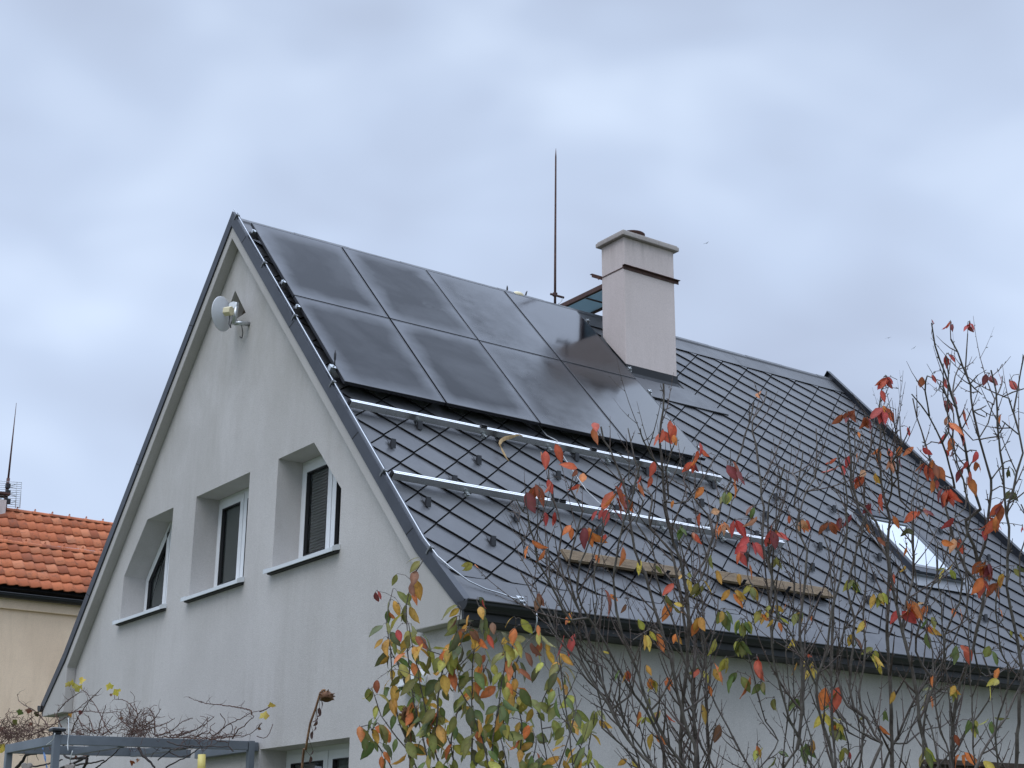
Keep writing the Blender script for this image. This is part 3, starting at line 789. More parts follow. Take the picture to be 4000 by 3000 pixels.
b.prism([BX(V((math.cos(a)*.055, math.sin(a)*.055, -.05))) for a in [PI/6+i*PI/3 for i in range(6)]], q @ V((0, 0, .085))); b.build('radio_unit', M_cream, dish, bevel=.006)
b = MB(); c0 = BX(V((0, -.05, -.03)))
b.tube([c0, c0+V((.0, .0, -.10)), c0+V((.03, .01, -.15)), el1+V((-.06, -.02, -.01)), el1+V((-.03, -.02, .03))], .005, 6)
b.tube([V((.35, .03, 7.31)), V((.352, .03, 7.25)), V((.33, .06, 7.18)), V((.25, .09, 7.15)), V((.16, .11, 7.19)), V((.13, .118, 7.21))], .005, 6)
b.build('cable', M_blackcable, dish)

# wall lamp on the gable near the corner
lm = empty('wall_lamp', 'white box lamp with dark lens on the wall behind the leafy shrub', 'lamp')
P = at_ax(1590, 2655, 1, .02)
b = MB()
b.prism([P+V((-.16, .0, -.05)), P+V((.13, .0, -.05)), P+V((.15, .0, .03)), P+V((.08, .0, .085)), P+V((-.08, .0, .075))], (0, .10, 0)); b.build('housing', M_white, lm, bevel=.01)
b = MB(); b.prism([P+V((-.13, -.01, -.052)), P+V((.12, -.01, -.052)), P+V((.08, .02, -.095)), P+V((-.06, .02, -.095))], (0, .09, 0)); b.build('lens', M_black, lm)

# ------------------------------------------------------------------ neighbouring houses
def pantile_roof(P0, du, dv, nu, nv, tw, tl, name, parent):
    """P0 top corner, du along the ridge, dv down the slope (unit)"""
    nrm_ = du.cross(dv).normalized(); 
    if nrm_.z < 0: nrm_ = -nrm_
    b = MB(); NS = 6
    prof = [.004, .0, .002, .010, .026, .034, .016]
    for j in range(nv):
        for i in range(nu):
            jx = random.uniform(-.006, .006); jh = random.uniform(0, .007); tilt = random.uniform(-.004, .004)
            k = len(b.v)
            for vv, hb in ((j*tl-.05, .0), ((j+1)*tl, .030+jh)):
                for s in range(NS+1):
                    f = s/NS
                    b.v.append(tuple(P0+du*(i*tw+f*(tw+.012)+jx)+dv*(vv+random.uniform(-.002, .002))+nrm_*(hb+prof[s]+tilt*(f-.5))))
            for s in range(NS):
                b.face([k+s, k+s+1, k+NS+1+s+1, k+NS+1+s], 0, True)
            k2 = len(b.v)
            for s in range(NS+1): b.v.append(tuple(V(b.v[k+NS+1+s])-nrm_*.016))
            for s in range(NS): b.face([k+NS+1+s, k+NS+1+s+1, k2+s+1, k2+s], 0)
    return b.build(name, M_tile, parent)
def ridge_tiles(A, B, n, parent, r=.085):
    b = MB(); d = (B-A)/n; t = d.normalized(); sd_ = t.cross(V((0, 0, 1))).normalized()
    for i in range(n):
        s0, s1 = A+d*i, A+d*(i+1.06)
        k = len(b.v)
        for P, rr in ((s0, r*1.0), (s0+d*.10, r*1.0), (s0+d*.12, r*1.16), (s0+d*.2, r*1.16), (s0+d*.22, r*.98), (s1, r*.94)):
            for q_ in range(9):
                a = PI*q_/8; b.v.append(tuple(P+sd_*math.cos(a)*rr+V((0, 0, 1))*(math.sin(a)*rr-.03)))
        for m_ in range(5):
            for q_ in range(8):
                b.face([k+m_*9+q_, k+m_*9+q_+1, k+(m_+1)*9+q_+1, k+(m_+1)*9+q_], 0, True)
        b.prism([s0+d*.11+V((0, 0, r*.9)), s0+d*.16+V((0, 0, r*1.35)), s0+d*.21+V((0, 0, r*.9))], sd_*.05)
    return b.build('ridge_tiles', M_tile, parent)
# nearer neighbour: beige wall, low tiled roof
nb = empty('beige_house', 'beige rendered neighbouring house with lower terracotta tiled roof and black gutter', 'house')
GX = -16.0
gA = at_ax(0, 2318, 0, GX); ridX = -17.15; rA = at_ax(0, 2118, 0, ridX); 
run = GX+.05-ridX; rise = rA.z-(gA.z+.16)
dvn = V((run, 0, -rise)).normalized(); slen = math.hypot(run, rise)
Y0, Y1 = -3.0, 9.5
nv = 5; pantile_roof(V((ridX, Y0, rA.z)), V((0, 1, 0)), dvn, int((Y1-Y0)/.236), nv, .236, slen/nv, 'roof', nb)
ridge_tiles(V((ridX, Y0, rA.z+.02)), V((ridX, Y1, rA.z+.02)), 30, nb)
b = MB(); ez = gA.z+.16
b.prism([(GX-.02, Y0, ez-.03), (ridX, Y0, rA.z-.05), (ridX-run, Y0, ez-.03)], (0, Y1-Y0, 0)); b.build('roof_deck', M_under, nb)
b = MB(); n = 9; R_ = .085
ring = [(GX+.06+R_*math.cos(PI+PI*i/n), gA.z+.0+R_*math.sin(PI+PI*i/n)) for i in range(n+1)]
b.prism([(x, Y0, z) for x, z in ring], (0, Y1-Y0, 0)); b.tube([(GX+.06+R_, Y0, gA.z+.01), (GX+.06+R_, Y1, gA.z+.01)], .014, 8); b.build('gutter', M_gutter, nb)
b = MB(); wx = GX-.12
b.box((wx-2.0, Y0+.2, 0), (wx, Y1-.2, gA.z-.28)); b.build('wall', M_beige, nb)
b = MB(); b.box((wx-2.0, Y0+.1, gA.z-.279), (wx+.07, Y1-.1, gA.z-.02)); b.build('cornice', M_beige, nb, bevel=.012)
# small metal vent ridge piece behind the near ridge
b = MB(); p0 = at_ax(222, 2128, 0, ridX-.25); b.box((ridX-.30, p0.y, rA.z-.05), (ridX-.20, p0.y+.85, rA.z+.12)); b.build('metal_saddle', M_steel, nb)
# farther neighbour
fb = empty('tiled_house', 'farther house whose tall terracotta tiled roof rises behind the beige house', 'house')
fX = -23.5; fr0 = at_ax(0, 1990, 0, fX)
run2, rise2 = 2.9, 2.9; dv2 = V((run2, 0, -rise2)).normalized(); Yf0, Yf1 = -1.5, 14
pantile_roof(V((fX, Yf0, fr0.z)), V((0, 1, 0)), dv2, int((Yf1-Yf0)/.236), 10, .236, .40, 'roof', fb)
ridge_tiles(V((fX, Yf0, fr0.z+.02)), V((fX, Yf1, fr0.z+.02)), 34, fb)
b = MB(); b.prism([(fX, Yf0, fr0.z-.05), (fX+run2, Yf0, fr0.z-rise2-.05), (fX-run2, Yf0, fr0.z-rise2-.05)], (0, Yf1-Yf0, 0)); b.build('roof_deck', M_under, fb)
b = MB(); b.box((fX-2.6, Yf0+.2, 0), (fX+2.6, Yf1-.2, fr0.z-rise2+.2)); b.build('wall', M_beige, fb)
b = MB(); cP = at_ax(4, 1990, 0, fX); 
b.box((fX-.2, cP.y-.42, fr0.z-.4), (fX+.2, cP.y+.06, fr0.z+.22)); b.build('chimney', M_chim, fb)
b = MB(); b.box((fX-.25, cP.y-.47, fr0.z+.36), (fX+.25, cP.y+.12, fr0.z+.41))
for x in (-.17, .15):
    for y in (-.38, .0): b.box((fX+x, cP.y+y, fr0.z+.221), (fX+x+.02, cP.y+y+.02, fr0.z+.359))
b.build('chimney_cover', M_rust, fb)
# their mast
ms = empty('tv_mast', 'thin dark mast with grid television aerial on the tiled ridge', 'antenna')
a0 = at_ax(20, 1985, 0, fX+.05); a1 = at_ax(33, 1870, 0, fX+.05); a2 = at_ax(64, 1574, 0, fX+.05)
a1.y = a0.y+(a2.y-a0.y)*.28; 
b = MB(); b.tube([a0-V((0, 0, .3)), a0, a0.lerp(a2, .28)], .045, 8); b.tube([a0.lerp(a2, .28), a0.lerp(a2, .6), a2], [.028, .02, .006], 8); b.build('mast', M_rust, ms)
b = MB(); gx = fX+.15
def gp_(x, y): return at_ax(x, y, 0, gx)
for i in range(13):
    y0 = 1882+i*8.0; b.tube([gp_(-40, y0-6), gp_(86-i*.55, y0+3)], .007, 4)
for x0, x1 in ((85, 77), (67, 60), (-10, -16)): b.tube([gp_(x0, 1882), gp_(x1, 1985)], .008, 4)
for y0 in (1900, 1930, 1965):
    b.tube([gp_(30, y0), gp_(64, y0+8)], .009, 4); b.tube([gp_(30, y0), gp_(62, y0-8)], .009, 4)
b.build('grid_aerial', M_steel, ms)
for y0 in (1898, 1925, 1958):
    b = MB(); c = gp_(30, y0); b.box((c.x-.05, c.y-.05, c.z-.06), (c.x+.05, c.y+.06, c.z+.06)); b.build('aerial_box', M_black, ms)

# ------------------------------------------------------------------ birds
def bird(x, y, span, bank, label, flap):
    P = at_d(x, y, 240); root = empty('gull', label, 'bird', 'gulls far off in the sky'); root.location = P
    ax = (rt*math.cos(bank)+up*math.sin(bank)); nz = (up*math.cos(bank)-rt*math.sin(bank))
    fwd = (fw*.8+rt*.6).normalized()
    b = MB()
    b.tube([fwd*.22, fwd*.15, V((0, 0, 0)), -fwd*.16, -fwd*.26], [.01, .045, .06, .035, .008], 8); b.build('body', M_gull, root)
    for s in (-1, 1):
        b = MB(); pts = [(0, .09, 0), (.22, .10, .10*flap), (.40, .05, .12*flap), (.5, -.03, .05*flap)]
        lead = [ax*(s*p[0]*span)+fwd*p[1]+nz*(p[2]*span*(1 if s > 0 else .55)) for p in pts]; trail = [l-fwd*(.17-.13*i/3) for i, l in enumerate(lead)]
        for i in range(3): b.prism([lead[i], lead[i+1], trail[i+1], trail[i]], nz*.012)
        b.build('wing', M_gull, root)
M_gull = new_mat('gull_grey', (.16, .17, .19, 1), .8)
bird(2760, 950, 1.0, .35, 'grey gull gliding alone just to the side of the chimney', .9)
bird(3470, 1320, 1.0, .18, 'grey gull gliding, upper of the two above the far ridge', .5)
bird(3570, 1359, 1.0, .55, 'grey gull banking, lower of the two above the far ridge', .5)

# ------------------------------------------------------------------ foliage builders
COLS = dict(red=(.50, .075, .065), dred=(.20, .04, .042), ro=(.56, .11, .055), orange=(.60, .185, .05), rust=(.30, .085, .035),
            ochre=(.55, .31, .06), yellow=(.66, .52, .10), olive=(.20, .20, .055), green=(.125, .175, .05), dgreen=(.085, .095, .035),
            peach=(.62, .30, .17), brown=(.22, .10, .06), yg=(.36, .34, .065))
MIXES = {'mixred': ['red', 'ro', 'dred', 'red'], 'mixrust': ['rust', 'ro', 'orange', 'dred', 'rust'], 'mixor': ['orange', 'ro', 'orange', 'peach'],
         'mixoc': ['ochre', 'orange', 'yg', 'ochre', 'olive'], 'mixgr': ['green', 'yg', 'olive', 'green'], 'mixol': ['olive', 'green', 'brown', 'ochre']}
def pick(c):
    c = random.choice(MIXES[c]) if c in MIXES else c
    b = COLS[c]; j = random.uniform(.82, 1.18)
    return (b[0]*j, b[1]*j*random.uniform(.88, 1.15), b[2]*j, 1)
def add_leaf(b, base, d, nrm_, L, col, wd=.42, curl=.35, fold=.25):
    """ovate pointed leaf, folded at the midrib, drooping towards the tip"""
    d = d.normalized(); s = d.cross(nrm_).normalized(); n = s.cross(d).normalized()
    ts = [0, .10, .28, .5, .72, .88, 1.0]; ws = [.04, .52, .94, 1.0, .68, .30, .015]
    k = len(b.v); p = V(base); dd = V(d); prev = 0
    tint = random.uniform(.75, 1.0); asym = random.uniform(.9, 1.1)
    for t, w_ in zip(ts, ws):
        st = (t-prev)*L; prev = t
        ang = -curl*t*.9
        dd = (d*math.cos(ang)+n*math.sin(ang)).normalized(); nn_ = s.cross(dd).normalized()
        p = p+dd*st; hw = w_*wd*L*.5
        rip = math.sin(t*17+base[0]*40)*.02*L
        b.v.append(tuple(p+s*hw*asym+nn_*(hw*fold+rip))); b.v.append(tuple(p)); b.v.append(tuple(p-s*hw+nn_*(hw*fold-rip)))
        e_ = tuple(c*(1-.25*t) if i < 3 else 1 for i, c in enumerate(col))
        vein = tuple(min(1, c*1.25+.02) if i < 3 else 1 for i, c in enumerate(col))
        b.c += [col, vein, e_]
    for i in range(len(ts)-1):
        q_ = k+i*3; b.face([q_, q_+1, q_+4, q_+3], 0, True); b.face([q_+1, q_+2, q_+5, q_+4], 0, True)
def petiole(b, a, c):
    m_ = (a+c)/2+V((0, 0, .008)); b.tube([a, m_, c], [.0016, .0013, .0012], 4, cap=False)
def smooth_path(pts, step):
    """Catmull-Rom through pts, resampled"""
    res = []; n = len(pts)
    for i in range(n-1):
        p0, p1, p2, p3 = pts[max(i-1, 0)], pts[i], pts[i+1], pts[min(i+2, n-1)]
        m_ = max(1, int((p2-p1).length/step))
        for j in range(m_):
            t = j/m_; res.append(.5*((2*p1)+(p2-p0)*t+(2*p0-5*p1+4*p2-p3)*t*t+(3*p1-p0-3*p2+p3)*t**3))
    res.append(pts[-1]); return res
def rvec(): 
    while True:
        v_ = V((random.uniform(-1, 1), random.uniform(-1, 1), random.uniform(-1, 1)))
        if .1 < v_.length < 1: return v_.normalized()
def buds(b, path, rad, sp=1.0, start=0.0):
    for i in range(1, len(path)-1):
        if i/len(path) < start or random.random() > sp: continue
        t = (path[i+1]-path[i-1]).normalized(); a = t.cross(rvec()).normalized()
        d = (a*.8+t*.6).normalized(); L = random.uniform(.007, .016)
        b.tube([path[i], path[i]+d*L*.6, path[i]+d*L], [rad[i]*.55+.0006, rad[i]*.4+.0013, .0006], 4, cap=False)
def shoot(b, p, d, L, r, lvl, tips, upk=.46, wig=.095):
    n = max(3, int(L/.045)); path = [V(p)]; dd = d.normalized()
    for i in range(n):
        dd = (dd+V((0, 0, upk/n*1.5))+rvec()*wig*.5).normalized(); path.append(path[-1]+dd*(L/n))
    rad = [r*(1-.72*i/n)*(1+.12*(i % 2)) for i in range(n+1)]
    b.tube(path, rad, 4 if r < .004 else 5, 1 if r < .0055 else 0, cap=False)
    buds(b, path, rad, .85)
    tips.append((path, rad))
    if lvl > 0 and L > .16:
        for i in range(2, n-1):
            if random.random() < .42:
                t = (path[i+1]-path[i]).normalized(); a = t.cross(rvec()).normalized()
                shoot(b, path[i], t*.75+a*.75, L*random.uniform(.22, .45), rad[i]*.62, lvl-1, tips, upk, wig)
def trace(stems, zoom, d0, spread, r0_, r1_, b, dens, lvl=1, shootL=(.12, .42), ret=None, tips=None, fromt=.05):
    """stems traced in survey pixels, each on its own distance and leaning in depth"""
    for si, st in enumerate(stems):
        if isinstance(st, tuple): sc_, st = st
        else: sc_ = 1.0
        dd = d0+random.uniform(-spread, spread); lean = random.uniform(-.28, .28)
        pts = []
        x0, y0_ = zoom(st[0])
        joined = None
        if y0_ <= 2955 and ret['paths']:                     # a side branch springs from the nearest stem
            def sc2(p):
                v_ = p-CAM; d_ = v_.dot(fw); return (2000+v_.dot(rt)/d_*F-x0)**2+(1500-v_.dot(up)/d_*F-y0_)**2
            cand = [p for P in ret['paths'] for p in P[0][::2]]
            if cand:
                jp = min(cand, key=sc2); dd = (jp-CAM).dot(fw)
                if sc2(jp) < 70**2: joined = jp
        for i, q_ in enumerate(st):
            x, y = zoom(q_)
            pts.append(at_d(x, y, dd+lean*i/max(1, len(st)-1)))
        if joined is not None: pts[0] = joined
        if y0_ > 2955:                                       # carry the stem down to the ground
            g0 = V((ret['root'].x+random.uniform(-.12, .12), ret['root'].y+random.uniform(-.12, .12), -.02))
            dr_ = (pts[0]-pts[1]).normalized(); c1 = pts[0]+dr_*.75; c1.z = max(c1.z, .5)
            low = [g0*(1-t)**2+c1*(2*t*(1-t))+pts[0]*t*t for t in [k_/9 for k_ in range(9)]]
            pts = low+pts
        path = smooth_path(pts, .045); n = len(path)
        path = [p+rvec()*.0035 for p in path]
        Lt = sum((path[i+1]-path[i]).length for i in range(n-1))
        re_ = min(r0_*sc_, .0045*max(Lt, .15)+.0022); ra = [re_*(1-.93*i/n)**.75+r1_*.5*(i/n) for i in range(n)]
        ra = [r*(1+.10*math.sin(i*1.9+si)) for i, r in enumerate(ra)]
        b.tube(path, ra, 7 if r0_*sc_ > .006 else 5, 0, cap=False)
        buds(b, path, ra, .5, .45)
        if ret is not None: ret['paths'].append((path, ra))
        if dens:
            for i in range(int(n*fromt)+1, n-1):
                if path[i].z < CAM.z-.3: continue
                if random.random() < dens*.045/.12:
                    t = (path[i+1]-path[i]).normalized(); a = t.cross(rvec()).normalized()
                    fr_ = i/n
                    L = random.uniform(*shootL)*(1.0-.78*fr_)
                    shoot(b, path[i], t*.8+a*.75, L, max(.0026, min(ra[i]*.65, .0052)), lvl, tips if tips is not None else [])
def clusters(lst, zoom, s, ret, leaves, stalks, d0):
    """groups of leaves at surveyed places; each is carried by a thin twig from the nearest branch"""
    allp = [(p, r, P[0]) for P in ret['paths'] for p, r in zip(P[0], P[1])]
    for (x, y, n, lp, col) in lst:
        px, py = zoom((x, y)); L = lp/s*d0/F
        c = at_d(px, py, d0); base0 = c+V((0, 0, 1))*L*(.45 if n < 3 else .75)
        best = min(allp, key=lambda q_: (q_[0]-base0).length+(.25 if q_[0].z > base0.z+.02 else 0))
        # bring the group to the depth of the branch that carries it
        dep = (best[0]-CAM).dot(fw)
        dep = d0+(dep-d0)*.8
        c = at_d(px, py, dep); base0 = c+V((0, 0, 1))*L*(.45 if n < 3 else .75)
        gap = (best[0]-base0).length
        if gap > .01:
            a = best[0]; m_ = a.lerp(base0, .5)+V((0, 0, .18*gap))+rvec()*.08*gap
            pth = smooth_path([a, m_, base0], .035); nr = len(pth)
            rr = [max(.0014, min(best[1]*.6, .003))*(1-.45*i/nr) for i in range(nr)]
            stalks.tube(pth, rr, 5, 1, cap=False); buds(stalks, pth, rr, .6)
        spread = 0 if n == 1 else .5
        for i in range(n):
            bb = base0+V((random.uniform(-1, 1), random.uniform(-1, 1), random.uniform(-.9, .35)))*L*spread*(.5 if n < 4 else .62)
            ang = random.uniform(0, 2*PI)
            lat = rt*math.cos(ang)+fw*math.sin(ang)*.8
            dr = (V((0, 0, -1))*random.uniform(.45, 1.1)+lat*random.uniform(.25, .85)).normalized()
            if n == 1: dr = (V((0, 0, -1))*1.0+lat*.45).normalized()
            nv_ = (-fw*.7+rvec()*.75+V((0, 0, .5))).normalized()
            l_ = L*random.uniform(.95, 1.30)
            add_leaf(leaves, bb+dr*L*.06, dr, nv_, l_, pick(col), random.uniform(.36, .50), random.uniform(-.1, .9), random.uniform(.08, .38))
            if (bb-base0).length > .004: petiole(stalks, base0, bb+dr*L*.07)

ZA = Z(2000, 2000, 1.659); ZB = Z(3000, 2000, 1.659); ZC = Z(2000, 1500, 2.074); ZD = Z(3000, 1200, 1.843); ZE = Z(1350, 2150, 1.952)
conv = lambda z, l: [z(p) for p in l]
ident = lambda q_: q_

# ---- bare cherry in the middle
def cherry(name, label, stems, cl, d0, r0_, root_px, dens, lvl=1, shootL=(.12, .42), spread=.22, sparse=.055, comp=1):
    root = empty(name, label, 'tree', 'young cherry trees in the garden')
    b = MB(); leaves = MB()
    g0 = at_d(root_px, 2990, d0); ret = {'root': V((g0.x, g0.y, 0)), 'paths': []}; tips = []
    more = []
    for sc_, st in stems:                                     # thinner companion stems of the same habit
        if len(st) < 9: continue
        for _ in range(comp):
            ox, k_ = random.choice((-1, 1))*random.uniform(40, 130), random.uniform(.62, .95)
            n_ = max(6, int(len(st)*k_)); q0 = st[0]
            more.append((sc_*.55, [(x+ox*(1-.3*i/n_)+random.uniform(-22, 22), y+random.uniform(-14, 14) if i else max(y, 2990)) for i, (x, y) in enumerate(st[:n_])]))
    stems = stems+more
    trace(stems, ident, d0, spread, r0_, .0026, b, dens, lvl, shootL, ret, tips)
    ret['paths'] += tips
    for z, s, l in cl: clusters(l, z, s, ret, leaves, b, d0)
    for P, r_ in tips:                                        # leaves still hanging along the shoots
        if random.random() > sparse: continue
        q_ = P[-1] if random.random() < .5 else random.choice(P[1:])
        v_ = q_-CAM; yy = 1500-v_.dot(up)/v_.dot(fw)*F
        if q_.z < 1.7: continue
        hi = (yy < 2150)
        for k_ in range(random.choice((1, 1, 2, 3))):
            a = rvec(); dr = (a*.8+V((0, 0, -1))*random.uniform(.4, 1.1)).normalized(); bb = q_+a*.012
            add_leaf(leaves, bb, dr, (-fw*.6+rvec()*.8).normalized(), random.uniform(.040, .070)*(1.15 if hi else 1), pick(random.choice(['mixred', 'mixrust', 'mixor'] if hi else ['mixoc', 'mixgr', 'yellow', 'mixor', 'mixoc'])), random.uniform(.36, .5), random.uniform(0, .8), random.uniform(.1, .35))
    b.build('branches', [M_bark, M_twig], root)
    leaves.build('leaves', M_leaf, root)
    return root
SA = [
 (1.1, conv(ZA, [(930, 1665), (800, 1540), (700, 1400), (640, 1270), (590, 1130), (520, 900), (470, 740), (400, 560), (330, 420), (305, 290), (320, 130), (300, 0)])+conv(ZC, [(340, 930), (305, 800), (292, 690)])),
 (1.1, conv(ZA, [(1000, 1665), (960, 1480), (880, 1300), (760, 1130), (690, 1020), (650, 940), (560, 780), (450, 600), (420, 450), (440, 330), (500, 200), (530, 90)])),
 (1.2, conv(ZA, [(1130, 1665), (1020, 1520), (900, 1290), (820, 1060), (750, 900), (700, 730), (665, 560), (655, 440), (680, 280), (720, 60)])+conv(ZC, [(960, 950), (1000, 800), (1040, 640)])),
 (1.3, conv(ZA, [(1190, 1665), (1180, 1500), (1110, 1340), (1060, 1100), (1030, 960), (960, 740), (910, 560), (860, 400), (800, 250), (770, 60)])+conv(ZC, [(940, 950), (900, 800), (850, 650), (790, 530), (740, 450), (718, 345)])),
 (1.5, conv(ZA, [(1095, 1665), (1095, 1400), (1110, 1200), (1130, 1000), (1140, 800), (1140, 600), (1110, 400), (1050, 200), (1000, 60)])+conv(ZC, [(1230, 950), (1225, 700), (1190, 450), (1225, 200), (1232, 0)])),
 (1.2, conv(ZA, [(1205, 1665), (1180, 1300), (1185, 1000), (1190, 850), (1150, 700), (1120, 560), (1170, 450), (1240, 330), (1290, 200), (1330, 50)])+conv(ZC, [(1700, 950), (1800, 700), (1890, 420), (1960, 150)])),
 (.9, conv(ZA, [(1130, 900), (1100, 600), (1060, 400), (1030, 250), (900, 100)])+conv(ZC, [(1130, 900), (1060, 850), (990, 600), (935, 360)])),
 (.9, conv(ZA, [(1560, 1690), (1480, 1560), (1400, 1400), (1320, 1250), (1250, 1050), (1200, 900), (1140, 790)])),
 (.8, conv(ZA, [(700, 1400), (620, 1250), (500, 1080), (430, 960), (300, 820), (230, 690), (190, 640), (130, 520), (60, 400)])),
 (.8, conv(ZA, [(470, 740), (380, 700), (300, 560), (220, 420), (170, 330), (140, 180), (100, 40)])+conv(ZC, [(130, 1050), (90, 1030), (30, 930)])),
 (.8, conv(ZA, [(590, 1130), (480, 960), (400, 850), (330, 760), (270, 640)])),
 (.8, conv(ZA, [(330, 420), (270, 330), (215, 230), (150, 120)])),
 (.7, conv(ZA, [(440, 590), (360, 380), (390, 250), (420, 130), (460, 0)])+conv(ZC, [(480, 850), (495, 730)])),
 (.9, conv(ZA, [(1120, 560), (1220, 430), (1270, 300), (1300, 150), (1270, 30)])+conv(ZC, [(1390, 780), (1450, 650), (1480, 560)])),
 (.8, conv(ZC, [(1290, 1040), (1270, 940), (1250, 700), (1290, 550), (1330, 470)])),
 (.8, conv(ZC, [(1280, 1040), (1420, 950), (1560, 760), (1645, 590)])),
 (.7, conv(ZC, [(1190, 640), (1100, 520), (1035, 365)])),
 (.7, conv(ZC, [(1240, 300), (1280, 195)])),
 (.8, conv(ZA, [(900, 1290), (1000, 1150), (1050, 1000), (1020, 850), (900, 760), (780, 830)])),
 (.8, conv(ZA, [(1110, 1340), (1250, 1200), (1290, 1000), (1280, 880), (1330, 700), (1340, 560)])),
 (.7, conv(ZA, [(640, 1270), (760, 1190), (800, 1050), (830, 900), (880, 760), (920, 640)])),
]
CA = [(600, 570, 1, 165, 'rust'), (340, 850, 1, 130, 'red'), (415, 840, 1, 130, 'red'), (1330, 410, 1, 85, 'ochre'), (1290, 310, 1, 90, 'olive'), (1470, 430, 1, 80, 'ochre'),
 (1360, 110, 2, 100, 'mixor'), (1100, 150, 3, 80, 'green'), (1165, 160, 1, 70, 'orange'), (1240, 510, 4, 90, 'mixol'), (1060, 500, 2, 90, 'ro'),
 (995, 570, 1, 100, 'olive'), (1030, 630, 1, 120, 'orange'), (940, 820, 1, 120, 'orange'), (1210, 750, 4, 90, 'mixoc'), (1310, 1030, 1, 130, 'orange'), (1320, 860, 1, 100, 'yg'),
 (1010, 1110, 2, 80, 'orange'), (905, 1150, 5, 90, 'mixoc'), (870, 1020, 1, 70, 'ochre'), (830, 1330, 1, 100, 'orange'), (870, 1370, 3, 60, 'yg'), (910, 1510, 3, 90, 'mixoc'), (1225, 1290, 1, 110, 'ochre'),
 (1070, 820, 2, 70, 'mixoc'), (1270, 1150, 1, 60, 'orange'), (720, 270, 1, 110, 'orange'), (610, 170, 1, 70, 'red'), (460, 190, 4, 120, 'mixrust'), (540, 300, 1, 60, 'orange'), (180, 590, 3, 90, 'brown'), (740, 620, 1, 60, 'brown')]
CC = [(270, 600, 1, 150, 'ro'), (230, 570, 1, 60, 'peach'), (350, 540, 1, 150, 'ro'), (290, 810, 1, 100, 'red'), (110, 950, 1, 190, 'dred'), (190, 950, 3, 180, 'mixrust'), (260, 1080, 1, 120, 'red'), (350, 1060, 2, 100, 'red'),
 (480, 1180, 2, 100, 'orange'), (720, 1080, 3, 90, 'red'), (850, 1000, 6, 170, 'mixrust'), (830, 900, 1, 200, 'rust'), (800, 1070, 2, 120, 'red'), (920, 800, 2, 110, 'mixred'), (1020, 840, 1, 100, 'orange'),
 (960, 960, 2, 100, 'rust'), (1045, 770, 1, 80, 'ro'), (1130, 780, 1, 80, 'ro'), (1220, 470, 3, 130, 'ro'), (1290, 390, 3, 120, 'ro'), (1310, 450, 1, 100, 'orange'), (1520, 510, 1, 100, 'red'), (1520, 570, 2, 110, 'ro'), (1500, 610, 1, 110, 'orange'),
 (1750, 740, 4, 160, 'mixrust'), (1790, 840, 1, 110, 'orange'), (1560, 880, 2, 100, 'orange'), (1310, 970, 1, 70, 'orange'), (1530, 1090, 1, 120, 'ro')]
cherry('cherry_tree', 'nearly bare young cherry with many stems fanning up before the panels', SA, [(ZA, 1.659, CA), (ZC, 2.074, CC)], 6.1, .0100, 2760, 1.9, 2, (.15, .60), comp=1)

